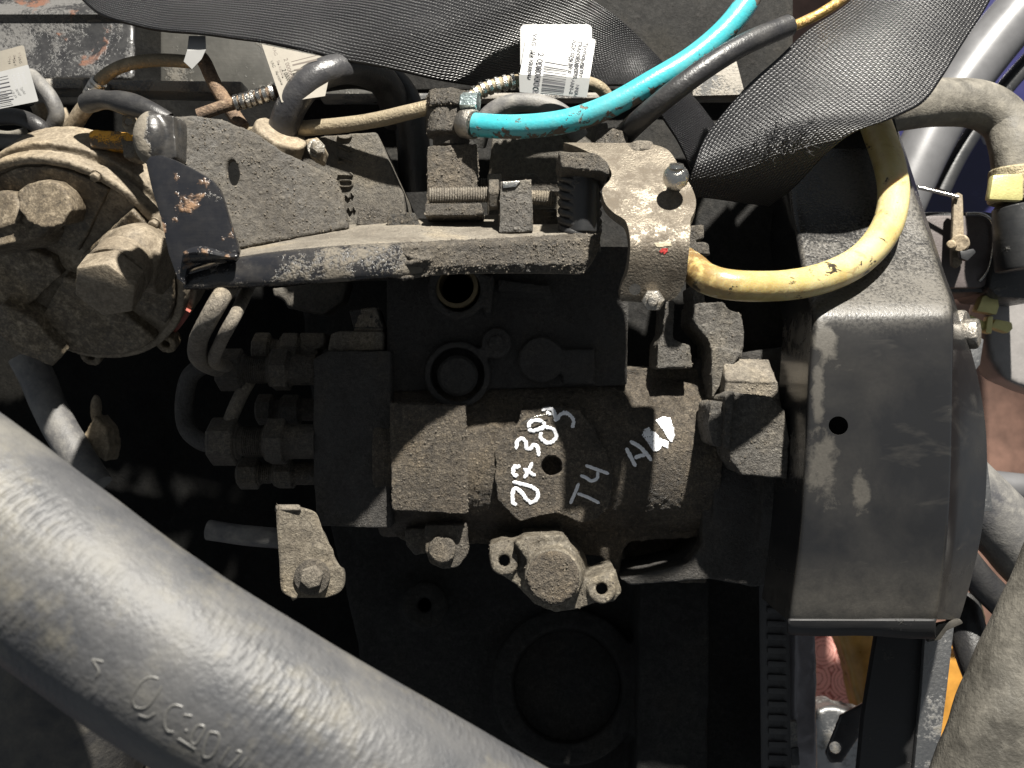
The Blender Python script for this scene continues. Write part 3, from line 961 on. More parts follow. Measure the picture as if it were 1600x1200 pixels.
# bottom: advance-piston boss with two drilled ears
bm = bmesh.new()
s_prism(bm, [(765, 852), (785, 844), (805, 846), (812, 862), (842, 890), (880, 880), (912, 905), (962, 890), (972, 925), (960, 940), (930, 942), (905, 952), (868, 957), (836, 945), (808, 915), (782, 898), (764, 876)], -0.010, 0.03)
s_cyl(bm, P(864, 902, -0.026), P(868, 885, 0.02), R(45, -0.03), R(52), 40)
s_prism(bm, [(803, 848), (818, 843), (848, 880), (835, 892)], -0.018, 0.02)
s_cyl(bm, P(788, 876, -0.013), P(788, 876, 0.02), R(22), None, 28)
s_cyl(bm, P(940, 920, -0.013), P(940, 920, 0.02), R(22), None, 28)
s_prism(bm, [(815, 838), (880, 836), (905, 870), (840, 872)], -0.014, 0.03)
c2 = bmesh.new()
s_cyl(c2, P(788, 876, -0.04), P(788, 876, 0.03), R(9), None, 20)
s_cyl(c2, P(940, 920, -0.04), P(940, 920, 0.03), R(9), None, 20)
cast(bm, 'advance_housing', ADVANCE, pump, 0.0008, 2, ((0.004, 0.0008),), c2)
bm = bmesh.new()
s_cyl(bm, P(864, 903, -0.0295), P(865, 899, -0.02), R(41, -0.03), None, 40, 0.001)
cast(bm, 'advance_plug', CRUST_BROWN, pump, 0.0006, 1, ((0.003, 0.0010), (0.0015, 0.0007)))
bm = bmesh.new()
s_prism(bm, [(632, 826), (668, 826), (668, 864), (648, 868), (634, 852)], 0.006, 0.02)
s_prism(bm, [(664, 820), (728, 820), (731, 866), (716, 886), (692, 890), (672, 880), (664, 860)], 0.000, 0.03)
s_cyl(bm, P(691, 858, -0.004), P(691, 858, 0.02), R(21), None, 24)
cast(bm, 'banjo_boss', CRUST, pump, 0.0008, 2, ((0.004, 0.0009),))

# right: mounting flange, nut and stepped castings
bm = bmesh.new()
s_prism(bm, [(1095, 690), (1225, 690), (1238, 760), (1232, 905), (1180, 918), (1110, 905), (985, 915), (970, 905), (1075, 880), (1098, 850)], 0.004, 0.05)
s_prism(bm, [(1085, 560), (1240, 540), (1240, 700), (1085, 720)], 0.018, 0.04)
s_cyl(bm, P(1085, 742, 0.050), P(1150, 742, 0.050), R(158), None, 64)
s_cyl(bm, P(1150, 742, 0.050), P(1212, 742, 0.050), R(172), None, 64)
s_cyl(bm, P(1200, 742, 0.050), P(1240, 742, 0.050), R(150), None, 64)
cast(bm, 'mounting_flange', CRUST_DARK, pump, 0.0011, 2, ((0.006, 0.0010),))
bm = bmesh.new()
s_prism(bm, [(1086, 474), (1130, 472), (1140, 484), (1158, 490), (1164, 520), (1160, 560), (1130, 566), (1112, 540), (1098, 520), (1084, 505)], -0.004, 0.04)
s_prism(bm, [(1112, 540), (1160, 550), (1128, 600), (1112, 626)], -0.008, 0.04)
s_prism(bm, [(1040, 470), (1054, 468), (1052, 530), (1078, 540), (1083, 575), (1026, 576), (1028, 538), (1036, 520)], -0.004, 0.03)
s_prism(bm, [(1082, 445), (1100, 445), (1102, 480), (1084, 480)], 0.0, 0.03)
cast(bm, 'flange_lug', CRUST_GREY, pump, 0.0008, 2, ((0.005, 0.0012), (0.002, 0.0008)))
bm = bmesh.new()
s_prism(bm, [(1130, 560, 0.016), (1202, 562, 0.016), (1216, 598, 0), (1134, 594, 0)], -0.020, 0.05)
s_prism(bm, [(1134, 594), (1216, 598), (1222, 640), (1130, 640)], -0.019, 0.04)
cast(bm, 'flange_step', CRUST_PALE, pump, 0.0008, 2, ((0.005, 0.0007),))
bm = bmesh.new()
s_prism(bm, [(1133, 622), (1146, 613), (1205, 620), (1226, 640), (1234, 690), (1230, 748), (1160, 742), (1142, 720), (1136, 690)], -0.034, 0.05)
s_prism(bm, [(1133, 618), (1148, 610), (1140, 700), (1131, 700)], -0.037, 0.02)
cast(bm, 'clamp_block', CRUST_GREY, pump, 0.0008, 2, ((0.005, 0.0010), (0.0022, 0.0011)))
bm = bmesh.new()
s_prism(bm, [(1110, 632), (1116, 626), (1130, 628), (1134, 650), (1130, 690), (1124, 700), (1112, 694), (1107, 660)], -0.032, 0.03)
cast(bm, 'flange_nut', CRUST_GREY, pump, 0.0008, 2, ((0.004, 0.0008),))
bm = bmesh.new()
s_cyl(bm, P(1247, 480, 0.012), P(1247, 520, 0.012), R(13), None, 14)
cast(bm, 'pulley_stud', CRUST, pump, 0.001, 2, ((0.004, 0.0012),))

# left: delivery valve holders and union nuts
def union(x0, x1, y, d, r, mat, nutx):
    p1 = P(x1, y, d)
    ax = (P(x0, y, d) - p1).normalized()
    L = (P(x0, y, d) - p1).length
    m = R(x1 - nutx)
    b_ = bmesh.new()
    s_lathe(b_, p1, ax, [(0, R(r * .72)), (m - .004, R(r * .72)), (m - .003, R(r * .8)), (m + .008, R(r * .8)), (m + .009, R(r * .6)), (L * .70, R(r * .6)), (L * .71, R(r * .74)), (L * .98, R(r * .70)), (L, R(r * .45))], 28)
    s_lathe(b_, p1 + ax * (m - .0025), ax, [(0, R(r * .95)), (.0008, R(r * 1.02)), (.0085, R(r * 1.02)), (.0095, R(r * .93))], 6, 0.2)
    s_lathe(b_, p1 + ax * (L * .73), ax, [(0, R(r * .92)), (.0008, R(r)), (L * .22, R(r)), (L * .24, R(r * .9))], 6, 0.5)
    k = 9
    for i in range(k):
        s_lathe(b_, p1 + ax * (m + .010 + i * .0011), ax, [(0, R(r * .6)), (.0004, R(r * .66)), (.0008, R(r * .6))], 20)
    return obj_from_bm(b_, 'delivery_union', mat, pump, 30)
union(338, 495, 578, 0.010, 34, CRUST, 445)
union(325, 495, 690, 0.004, 38, CRUST, 440)
union(395, 500, 548, 0.030, 30, CRUST_PALE, 460)
union(370, 500, 740, 0.025, 26, CRUST, 450)
union(400, 500, 640, 0.034, 26, CRUST, 460)
bm = bmesh.new()
s_prism(bm, [(468, 520), (508, 520), (508, 540), (490, 548), (470, 536)], 0.02, 0.02)
cast(bm, 'head_screw', CRUST_PALE, pump, 0.0008, 2, ((0.004, 0.0006),))

# top: adjusting screws, stop lug, spring
def threaded(name, p0, p1, r, mat, parent, pitch=0.00125):
    p0, p1 = Vector(p0), Vector(p1)
    L = (p1 - p0).length
    n = int(L / pitch)
    prof = [(0, r * .7)]
    for i in range(n):
        prof += [(i * pitch + pitch * .15, r * .84), (i * pitch + pitch * .55, r)]
    prof += [(L, r * .7)]
    return lathe(name, p0, p1 - p0, prof, mat, parent, 20)
scr = threaded('adjusting_screw', P(670, 306, -0.028), P(772, 304, -0.028), R(13, -0.028), CRUST_PALE, pump)
threaded('adjusting_screw', P(828, 308, -0.026), P(866, 310, -0.026), R(12, -0.026), CRUST_PALE, pump)
threaded('adjusting_screw', P(742, 289, -0.010), P(790, 289, -0.010), R(11, -0.01), CRUST, pump)
bm = bmesh.new(); s_cyl(bm, P(764, 305, -0.030), P(780, 305, -0.030), R(24), None, 6)
cast(bm, 'lock_nut', CRUST, pump, 0.0006, 2, ((0.003, 0.0006),))
bm = bmesh.new(); s_cyl(bm, P(762, 288, -0.012), P(784, 288, -0.012), R(17), None, 6)
cast(bm, 'lock_nut', CRUST_PALE, pump, 0.0006, 2, ((0.003, 0.0006),))
bm = bmesh.new()
s_prism(bm, [(782, 284), (830, 280), (833, 362), (780, 364)], -0.040, 0.022)
cast(bm, 'stop_lug', CRUST_GREY, pump, 0.0006, 2, ((0.004, 0.0008), (0.0018, 0.0007)))
prism('lug_scrape', [(785, 284), (814, 282), (806, 292), (786, 294)], -0.0412, 0.002, BRIGHT, pump, 0.0004)
bm = bmesh.new()
s_prism(bm, [(664, 318), (752, 316), (756, 336), (664, 338)], -0.030, 0.04)
s_prism(bm, [(778, 272), (838, 270), (846, 282), (876, 285), (876, 300), (800, 300)], -0.004, 0.012)
s_prism(bm, [(834, 325), (870, 325), (872, 358), (834, 358)], -0.020, 0.02)
s_prism(bm, [(560, 326), (580, 320), (606, 330), (612, 352), (556, 352)], -0.012, 0.02)
cast(bm, 'top_ledge', CRUST, pump, 0.0008, 2, ((0.004, 0.0009),))
bm = bmesh.new()
s_prism(bm, [(605, 334), (648, 332), (652, 346), (662, 352), (640, 358), (604, 360)], -0.022, 0.02)
cast(bm, 'oily_nut', m_crust('wet black oil', (0.006, 0.006, 0.006), (0.03, 0.027, 0.022), (0.12, 0.10, 0.08), 0.8, 0.8, 1.0), pump, 0.0007, 2, ((0.004, 0.0014),))
threaded('adjusting_screw', P(858, 330, -0.018), P(858, 356, -0.018), R(11, -0.018), CRUST, pump, 0.0019)
bm = bmesh.new()
for i in range(8):
    yy = 264 + i * 13.5
    pts = []
    for k in range(25):
        a = 2 * math.pi * k / 24
        pts.append((P(906 + 28 * math.cos(a), yy + 6 * math.sin(a) + 2 * math.cos(a), -0.034 - 0.009 * math.sin(a)), R(6.5)))
    s_tube(bm, pts, 10)
obj_from_bm(bm, 'return_spring', RUBBER, pump, 60)
cyl('spring_core', P(910, 250, -0.038), P(910, 365, -0.038), R(24), DARKPLASTIC, pump)

# throttle lever: bent plate with ball stud
LD = -0.072
rows = []
lev = [  # y, x left, x right, depth
    (236, 880, 1010, -0.040), (244, 905, 1040, -0.044), (262, 940, 1055, -0.050), (280, 953, 1062, -0.056), (292, 951, 1072, -0.060),
    (305, 940, 1080, -0.064), (318, 940, 1085, -0.067), (332, 946, 1086, -0.070), (346, 960, 1082, -0.073), (356, 974, 1078, -0.076), (368, 979, 1078, -0.079),
    (384, 981, 1077, -0.081), (400, 980, 1075, -0.080), (420, 977, 1073, -0.0775), (440, 970, 1068, -0.0745), (456, 966, 1058, -0.072), (466, 970, 1045, -0.070), (471, 985, 1030, -0.0695)]
dense = catmull([tuple(map(float, r)) for r in lev], 4)
for y, xl, xr, d in dense:
    rows.append([P(xl + (xr - xl) * i / 22, y, d + 0.0012 * math.cos(math.pi * (i / 22 - .5))) for i in range(23)])
LEVER = m_metal('worn lever steel', (0.17, 0.148, 0.118), 0.42, (0.085, 0.069, 0.05), 0.62, 1.3, 0.8)
lever = loft('throttle_lever', rows, LEVER, pump, 0.0042, 0, 40, 1.0)
c2 = bmesh.new()
s_cyl(c2, P(992, 452, -0.14), P(992, 452, -0.02), R(9, -0.07), None, 18)
cut(lever, c2)
lever.data.set_sharp_from_angle(angle=math.radians(40))
bm = bmesh.new()
s_prism(bm, [(872, 236), (930, 238), (950, 252), (953, 276), (940, 268), (878, 262)], -0.060, 0.034)
s_prism(bm, [(905, 228), (1005, 226), (1040, 246), (1045, 262), (955, 262), (940, 240)], -0.038, 0.02)
cast(bm, 'lever_hub', CRUST, pump, 0.0008, 2, ((0.004, 0.0008),))
bm = bmesh.new(); s_cyl(bm, P(955, 238, -0.032), P(955, 210, -0.030), R(28), R(26), 6, 0.0008)
cast(bm, 'pivot_nut', CRUST, pump, 0.0007, 2, ((0.003, 0.0008),))
bm = bmesh.new(); s_cyl(bm, P(1000, 246, -0.040), P(998, 228, -0.039), R(25), R(22), 14, 0.0008); s_cyl(bm, P(1030, 250, -0.036), P(1030, 238, -0.036), R(12), None, 10)
cast(bm, 'pivot_screw', CRUST_PALE, pump, 0.0007, 2, ((0.003, 0.0008),))
bm = bmesh.new()
s_cyl(bm, P(1052, 300, -0.058), P(1055, 284, -0.072), R(13, -0.07), R(10, -0.07), 20)
s_sphere(bm, P(1056, 277, -0.0765), R(20.5, -0.0765), 32)
s_cyl(bm, P(1057, 262, -0.0800), P(1057.3, 256.5, -0.0806), R(12.5, -0.08), R(11, -0.08), 24)
obj_from_bm(bm, 'ball_stud', BRIGHT, lever, 40)
bm = bmesh.new(); s_cyl(bm, P(1022, 466, -0.062), P(1020, 470, -0.079), R(20, -0.07), R(17, -0.07), 6, 0.0008); s_cyl(bm, P(1020, 470, -0.079), P(1019.5, 471, -0.0835), R(9, -0.08), R(7.5, -0.08), 16, 0.0003)
obj_from_bm(bm, 'lever_bolt', STEEL, lever, 30)
bv = bvh_of(lever)
stroke_text([{'fill': [(1030, 392), (1034, 388), (1042, 388), (1044, 391), (1039, 397), (1033, 396)]}], 3, REDPAINT, 'paint_dab', lever, bv, 0, 0.0002, 0, d0=-0.08, seed=9)
stroke_text([{'fill': [(1022, 380), (1034, 378), (1048, 378), (1050, 384), (1034, 386), (1026, 386)]}], 3, CREAMPAINT, 'paint_dab', lever, bv, 0, 0.0002, 0, d0=-0.08, seed=10)
bm = bmesh.new(); s_prism(bm, [(1078, 352), (1100, 350), (1101, 372), (1078, 378)], -0.03, 0.02); s_cyl(bm, P(1090, 400, -0.03), P(1090, 380, -0.03), R(18), R(16), 20)
cast(bm, 'return_union', CRUST, pump, 0.0008, 2, ((0.004, 0.0008),))

# banjo stack on top of the pump
bm = bmesh.new()
s_prism(bm, [(668, 228), (744, 224), (746, 300), (748, 332), (666, 334)], -0.020, 0.03)
cast(bm, 'banjo_neck', m_crust('wet crumbly grime', (0.018, 0.015, 0.011), (0.085, 0.071, 0.054), (0.20, 0.17, 0.13), 0.8, 1.3, 0.6), pump, 0.0006, 1, ((0.004, 0.0012), (0.0016, 0.0012)))
bm = bmesh.new()
s_cyl(bm, P(700, 214, -0.012), P(700, 172, -0.012), R(33), R(33), 28, 0.001)
s_cyl(bm, P(690, 192, -0.014), P(728, 193, -0.016), R(22), None, 24, 0.001)
s_cyl(bm, P(705, 232, -0.010), P(705, 205, -0.010), R(28), None, 24)
cast(bm, 'banjo_ring', CRUST, pump, 0.0007, 2, ((0.004, 0.0008),))
bm = bmesh.new(); s_cyl(bm, P(700, 172, -0.014), P(700, 146, -0.014), R(36), R(35), 6, 0.001, 0.25)
cast(bm, 'banjo_bolt', CRUST, pump, 0.0007, 1, ((0.003, 0.0008),))

def part(nm):
    return [c for c in pump.children if c.name.split('.')[0] == nm]
for k, (nm, n, m) in enumerate((('pump_body', 5200, CRUST_BROWN), ('square_pad', 2600, CRUST_BROWN), ('timing_cover_plate', 1500, CRUST_BROWN), ('advance_housing', 1200, CRUST), ('advance_plug', 900, CRUST_BROWN),
        ('banjo_boss', 700, CRUST), ('flange_lug', 1700, CRUST), ('flange_step', 900, CRUST_PALE), ('clamp_block', 2200, CRUST), ('flange_nut', 300, CRUST), ('head_shoulder', 500, CRUST_PALE),
        ('stop_lug', 900, CRUST), ('top_ledge', 900, CRUST), ('banjo_neck', 1500, CRUST), ('banjo_ring', 600, CRUST), ('banjo_bolt', 500, CRUST), ('lever_hub', 700, CRUST), ('pivot_nut', 300, CRUST), ('oily_nut', 250, CRUST_DARK), ('distributor_head', 500, CRUST_DARK))):
    for q in part(nm):
        crumbs(q, int(n * 0.8), 0.0002, 0.0009, GRIT_PALE if m is CRUST_PALE else (CRUST_DARK if m is CRUST_DARK else GRIT), None, 20 + k)
# bright collar and hex of the return line union
# ================================================================== PUMP BRACKET
br = thing('pump_bracket', 'black painted steel bracket arm caked in dust above the injection pump', 'bracket', P(600, 440, -0.02))
secs = [  # x, y bottom, y roll edge, y rear, front depth
    (286, 454, 428, 404, -0.090), (330, 454, 416, 396, -0.091), (390, 451, 402, 386, -0.092), (500, 444, 390, 362, -0.091), (600, 437, 384, 350, -0.086),
    (660, 433, 382, 346, -0.074), (720, 430, 379, 343, -0.059), (800, 429, 376, 340, -0.051), (880, 430, 371, 344, -0.050), (908, 430, 370, 350, -0.050), (925, 412, 370, 354, -0.050), (938, 384, 372, 358, -0.049)]
secs = catmull([tuple(map(float, s)) for s in secs], 6)
rows = []
for x, yb, ye, yr, d in secs:
    row = []
    g = lambda a: noise.noise(Vector((x * .02, a * 3.1, 5.0)))
    row.append(P(x, yb - 4, d + 0.010))
    row.append(P(x, yb - 1, d + 0.004))
    row.append(P(x, yb - 2, d + 0.0005))
    for i in range(1, 6):
        t = i / 6
        row.append(P(x, yb + (ye + 8 - yb) * t + g(t) * 1.5, d - 0.0015 * math.sin(math.pi * t) + 0.0008 * g(t + 4)))
    for i in range(5):
        a = math.pi / 2 * (i / 4)
        row.append(P(x, ye + 8 - 12 * math.sin(a), d + 0.007 * (1 - math.cos(a))))
    y0, d0 = ye - 4, d + 0.007
    for i in range(1, 8):
        t = i / 7
        row.append(P(x + 4 * t, y0 + (yr - y0) * t, d0 + (0.004 - d0) * t))
    rows.append(row)
arm = loft('bracket_arm', rows, BRACKET, br, 0.004, 1, 60, -1.0)
bake(arm, [('DISPLACE', dict(texture=cloud(0.004), strength=0.0005, mid_level=0.5, texture_coords='GLOBAL')), ('DISPLACE', dict(texture=cloud(0.0016), strength=0.0002, mid_level=0.5, texture_coords='GLOBAL'))])
# settled dust on the top of the arm and crust on its right end
rows = []
for x, yb, ye, yr, d in secs[8:]:
    row = []
    y0, d0 = ye - 3, d + 0.0062
    for i in range(0, 9):
        t = i / 8
        row.append(P(x + 4 * t, y0 + (yr - 4 - y0) * t - 2.0 - (2 if 0 < i < 8 else 0), d0 + (0.004 - d0) * t))
    rows.append(row)
dust = loft('dust_layer', rows, DUSTFLAT, br, 0.001, 1, 60, -1.0)
bake(dust, [('DISPLACE', dict(texture=cloud(0.005), strength=0.001, mid_level=0.5, texture_coords='GLOBAL'))])
rows = []
cs = [q for q in secs if q[0] > 628]
for k, (x, yb, ye, yr, d) in enumerate(cs):
    e = min(1.0, (x - 628) / 50.0, (940 - x) / 14.0)
    w = 5 * noise.noise(Vector((x * .06, 0, 0)))
    row = []
    for i in range(25):
        t = i / 24
        y = (yb - 2 + w * .4) + (ye - 4 - yb) * t
        lift = 0.0030 * max(0.0, e) * min(1, 4 * t, 8 * (1 - t) + .2)
        row.append(P(x + w * (t - .5) * 2 + (1 - max(0.0, min(1.0, (x - 628) / 50.0))) * 60 * noise.noise(Vector((0, t * 3.1, 2.0))), y, d - 0.0012 - lift + 0.0035 * max(0, t - .82) / .18))
    rows.append(row)
crust = loft('dirt_crust', rows, CRUST, br, 0.002, 2, 60, -1.0)
bake(crust, [('DISPLACE', dict(texture=cloud(0.005), strength=0.0014, mid_level=0.5, texture_coords='GLOBAL')), ('DISPLACE', dict(texture=cloud(0.0018), strength=0.0009, mid_level=0.5, texture_coords='GLOBAL'))])
crumbs(crust, 2200, 0.0002, 0.0009, GRIT, None, 11)
crumbs(dust, 900, 0.0002, 0.0006, GRIT_PALE, None, 12)

# upright plate with the oval hole
bm = bmesh.new()
outl = [(262, 182), (300, 180), (345, 186), (396, 206), (440, 236), (500, 264), (524, 280), (536, 306), (545, 356), (470, 370), (372, 388), (352, 340), (318, 296), (268, 250)]
s_prism(bm, [(x, y, (x - 262) * 0.00012) for x, y in outl], -0.060, 0.005)
c2 = bmesh.new()
s_prism(c2, [(300, 205), (307, 202), (314, 212), (317, 232), (312, 248), (304, 250), (298, 238), (296, 220)], -0.10, 0.12)
pl = cast(bm, 'upright_plate', PLATE, br, 0.0008, 2, ((0.007, 0.0008), (0.002, 0.0006)), c2)
crumbs(pl, 1500, 0.0002, 0.0009, GRIT, None, 13)
cyl('hole_dark_plug', P(307, 226, -0.046), P(307, 226, -0.020), R(30, -0.04), BLOCK, br)  # added dark plug that keeps the oval hole black
# rolled ear joining plate and gusset
bm = bmesh.new()
s_sphere(bm, P(236, 216, -0.070), R(42, -0.07), 28, (0.66, 0.55, 1.0))
s_prism(bm, [(222, 182), (246, 176), (272, 180), (276, 246), (250, 256), (230, 250)], -0.072, 0.014)
s_prism(bm, [(240, 190), (284, 184), (284, 250), (244, 252)], -0.066, 0.008)
ear = cast(bm, 'rolled_ear', m_paint('dusty black paint', (0.02, 0.02, 0.021), (0.15, 0.132, 0.105), 0.62, 1.0, 0.25, gx=(P(228, 0, -.07).x, P(246, 0, -.07).x, 0.1, -0.16)), br, 0.0008, 4, ((0.012, 0.001),))
# front gusset
gp = [(226, 252), (234, 243), (250, 241), (275, 250), (305, 265), (330, 280), (343, 296), (350, 316), (357, 342), (366, 370), (373, 390), (370, 400), (358, 406), (322, 410), (292, 420), (288, 446), (276, 436), (262, 396), (250, 340), (236, 296)]
gus = prism('front_gusset', gp, -0.094, 0.005, GUSSET, br, 0.0022)
rows = []
for i in range(11):
    t = i / 10
    x = 284 + 88 * t
    rows.append([P(x, 396 - 6 * math.sin(t * 5) - 4 * t, -0.092), P(x, 390 - 8 * math.sin(t * 5) - 4 * t, -0.0985), P(x, 400 - 6 * math.sin(t * 5 + .4) - 4 * t, -0.1005), P(x, 410 - 5 * t, -0.0975), P(x, 416 - 6 * t, -0.092)])
loft('folded_lip', rows, GUSSET, br, 0.002, 1, 60, -1.0)

# ================================================================== TIMING BELT COVER
cv = thing('timing_belt_cover', 'black dusty timing belt cover with one round hole at right', 'belt cover', P(1370, 1000, -0.03))
rowdef = [  # y, x left, x right, depth, x outer, outer depth
    (120, 1232, 1374, 0.046, 1378, 0.070), (180, 1233, 1392, 0.030, 1396, 0.056), (250, 1234, 1414, 0.011, 1419, 0.040), (320, 1236, 1436, -0.009, 1441, 0.025), (380, 1246, 1456, -0.026, 1461, 0.010),
    (430, 1255, 1472, -0.041, 1477, -0.004), (462, 1262, 1483, -0.052, 1489, -0.012), (480, 1266, 1488, -0.0575, 1495, -0.016), (500, 1268, 1490, -0.0605, 1502, -0.020), (540, 1266, 1490, -0.0620, 1515, -0.022),
    (600, 1262, 1489, -0.0625, 1530, -0.024), (680, 1259, 1488, -0.0625, 1541, -0.026), (760, 1254, 1486, -0.0615, 1541, -0.026), (830, 1249, 1482, -0.060, 1534, -0.026), (900, 1241, 1475, -0.0575, 1519, -0.026), (950, 1234, 1468, -0.0545, 1505, -0.026), (968, 1231, 1464, -0.0525, 1499, -0.026)]
rd = catmull([tuple(map(float, r)) for r in rowdef], 5)
rows = []
for y, xl, xr, d, xo, do in rd:
    row = []
    # left return wall, rounded corner, face, rounded corner, right return wall
    for t in (1.0, 0.6, 0.2):
        row.append(P(xl - 2, y, d + 0.006) + Vector((0, 0.045 * t, 0)))
    for i in range(4):
        a = math.pi / 2 * (i + 1) / 4
        row.append(P(xl - 2 + 12 * (1 - math.cos(a)), y, d + 0.006 - 0.006 * math.sin(a)))
    for i in range(1, 22):
        t = i / 22
        x = xl + 10 + (xr - 7 - xl - 10) * t
        row.append(P(x, y, d + 0.0009 * noise.noise(Vector((x * .012, y * .012, 1.7)))))
    for i in range(5):
        a = math.pi / 2 * i / 4
        row.append(P(xr - 7 + 7 * math.sin(a), y, d + 0.004 * (1 - math.cos(a))))
    for t in (0.25, 0.5, 0.75, 1.0):
        row.append(P(xr + (xo - xr) * t, y, d + 0.005 + (do - d - 0.005) * t))
    rows.append(row)
shell = loft('cover_shell', rows, COVER, cv, 0.0024, 0, 45, -1.0)
c2 = bmesh.new()
s_cyl(c2, P(1310, 665, -0.12), P(1310, 665, -0.03), R(14.5, -0.062), None, 32)
cut(shell, c2)
shell.data.set_sharp_from_angle(angle=math.radians(45))
prism('hole_dark_backing', [(1240, 150), (1390, 150), (1470, 480), (1488, 560), (1488, 940), (1250, 960), (1262, 700)], 0.016, 0.004, BLOCK, cv, 0.001)  # added dark backing that makes the round hole look shaded inside
# lower lip
rows = []
for i in range(25):
    t = i / 24
    x = 1231 + (1464 - 1231) * t
    yb = 6 * t
    dd = -0.0525
    rows.append([P(x, 966, dd + 0.012), P(x, 965, dd + 0.0005), P(x, 967, dd - 0.0012), P(x - 1, 984 + yb, dd + 0.001), P(x - 1, 992 + yb + 3 * math.sin(t * 9), dd + 0.005), P(x - 1, 992 + yb, dd + 0.016)])
loft('lower_lip', rows, m_paint('black lip plastic', (0.010, 0.010, 0.011), (0.05, 0.046, 0.04), 0.1, 1, 0.6), cv, 0.002, 1, 60, -1.0)
prism('torn_tab', [(1455, 985), (1468, 975), (1502, 968), (1506, 974), (1480, 986), (1470, 1000), (1450, 1004)], -0.035, 0.004, COVER, cv, 0.0008)
lathe('bolt_washer', P(1494, 520, -0.016), Vector((0.75, -0.6, 0)), [(0, R(34)), (0.004, R(34)), (0.005, R(31))], STEEL, cv)
hexhead('cover_bolt', P(1503, 522, -0.018), Vector((0.8, -0.55, 0)), R(24), 0.008, STEEL, cv, True)

# ================================================================== TIMING BELT
bt = thing('timing_belt', 'black toothed timing belt hanging below the belt cover', 'belt', P(1215, 1200, 0.05))
rows = [[P(x + (y - 880) * 0.012, y, 0.055) for x in (1186, 1200, 1214, 1232)] for y in range(880, 1340, 20)]
loft('belt_band', rows, RUBBER, bt, 0.002, 0, 40)
for i in range(21):
    y = 886 + i * 21
    x0 = 1198 + (y - 880) * .012
    prism('belt_tooth', [(x0, y), (x0 + 30, y + 1), (x0 + 30, y + 10), (x0, y + 9)], 0.0525, 0.0025, RUBBER, bt, 0.0006)

# ================================================================== VACUUM PUMP (left)
vp = thing('vacuum_pump', 'tan oily round vacuum pump with big hex union at far left', 'vacuum pump', P(130, 560, 0.06))
VC = P(118, 408, 0.045)
vn = Vector((-0.12, -0.80, -0.60)).normalized()
vu = Vector((1, 0, 0)); vu = (vu - vn * vu.dot(vn)).normalized()
vv = vn.cross(vu); vv = vv if vv.z > 0 else -vv
def V(a, b, c=0.0):           # photo-pixel sized local coordinates on the pump's face
    return VC + vu * (a * K * 1.09) + vv * (b * K * 1.09) + vn * c
def v_prism(bm, pts, c0, c1):
    f = [bm.verts.new(V(x, y, c1)) for x, y in pts]
    b = [bm.verts.new(V(x, y, c0)) for x, y in pts]
    n = len(f)
    bm.faces.new(f); bm.faces.new(list(reversed(b)))
    for i in range(n):
        bm.faces.new((f[i], b[i], b[(i + 1) % n], f[(i + 1) % n]))
def disc(r, a0=0, a1=360, n=48, sx=1.0):
    return [(r * math.cos(math.radians(a0 + (a1 - a0) * i / n)) * sx, r * math.sin(math.radians(a0 + (a1 - a0) * i / n))) for i in range(n + (0 if a1 - a0 == 360 else 1))]
RV = 182
bm = bmesh.new(); v_prism(bm, disc(RV + 3, sx=1.0), -0.032, -0.0085); v_prism(bm, disc(RV - 12), -0.012, 0.0)
s_prism(bm, [(60, 232), (100, 216), (150, 224), (235, 290), (245, 330), (150, 300), (60, 260)], 0.062, 0.02)
cast(bm, 'pump_base', ALU_DRY, vp, 0.0012, 1, ((0.010, 0.0008),))
bm = bmesh.new()
v_prism(bm, disc(RV - 3), -0.0052, 0.004)
cut_bm = bmesh.new(); v_prism(cut_bm, disc(RV - 16), 0.001, 0.02)
ring_o = cast(bm, 'cover_flange', ALU_DRY, vp, 0.0010, 1, ((0.008, 0.0008),), cut_bm)
def sector(a0, a1, r0, r1, c, name):
    p = [(r1 * math.cos(math.radians(a0 + (a1 - a0) * i / 14)), r1 * math.sin(math.radians(a0 + (a1 - a0) * i / 14))) for i in range(15)]
    q = [(r0 * math.cos(math.radians(a1 + (a0 - a1) * i / 6)), r0 * math.sin(math.radians(a1 + (a0 - a1) * i / 6))) for i in range(7)]
    b_ = bmesh.new(); v_prism(b_, p + q, -0.002, c)
    return cast(b_, name, ALU, vp, 0.0011, 3, ((0.012, 0.0016), (0.004, 0.0008)))
sector(-36, 40, 26, 164, 0.007, 'raised_pad')
sector(-128, -48, 20, 166, 0.008, 'raised_pad')
sector(-206, -140, 24, 164, 0.007, 'raised_pad')
sector(54, 140, 30, 162, 0.004, 'raised_pad')
bm = bmesh.new()
v_prism(bm, [(-118, -60), (-70, -90), (-40, -150), (-70, -178), (-130, -150), (-150, -100)], 0.0, 0.016)
cast(bm, 'rounded_boss', ALU, vp, 0.0011, 4, ((0.010, 0.0016),))
bm = bmesh.new()
s_prism(bm, [(26, 300), (40, 288), (64, 281), (88, 284), (106, 302), (112, 328), (98, 352), (70, 358), (44, 348), (30, 328)], 0.0, (0, 0.05, 0.012))
s_prism(bm, [(-40, 312), (0, 298), (24, 300), (34, 326), (26, 350), (-40, 372)], 0.010, (0, 0.05, 0.012))
s_prism(bm, [(-30, 340), (20, 330), (60, 336), (84, 352), (60, 372), (-30, 390)], 0.014, 0.03)
cast(bm, 'outlet_boss', ALU, vp, 0.0012, 3, ((0.008, 0.0012),))
el = bmesh.new()
s_cyl(el, P(232, 392, 0.035), P(196, 402, -0.008), R(50), R(46), 36, 0.002)
s_cyl(el, P(215, 405, 0.00), P(262, 420, 0.0), R(46), R(44), 32)
s_sphere(el, P(212, 398, -0.006), R(47), 24)
cast(el, 'union_elbow', ALU_DRY, vp, 0.001, 2, ((0.006, 0.0008),))
ax = (P(160, 458, -0.036) - P(206, 394, -0.006)).normalized()
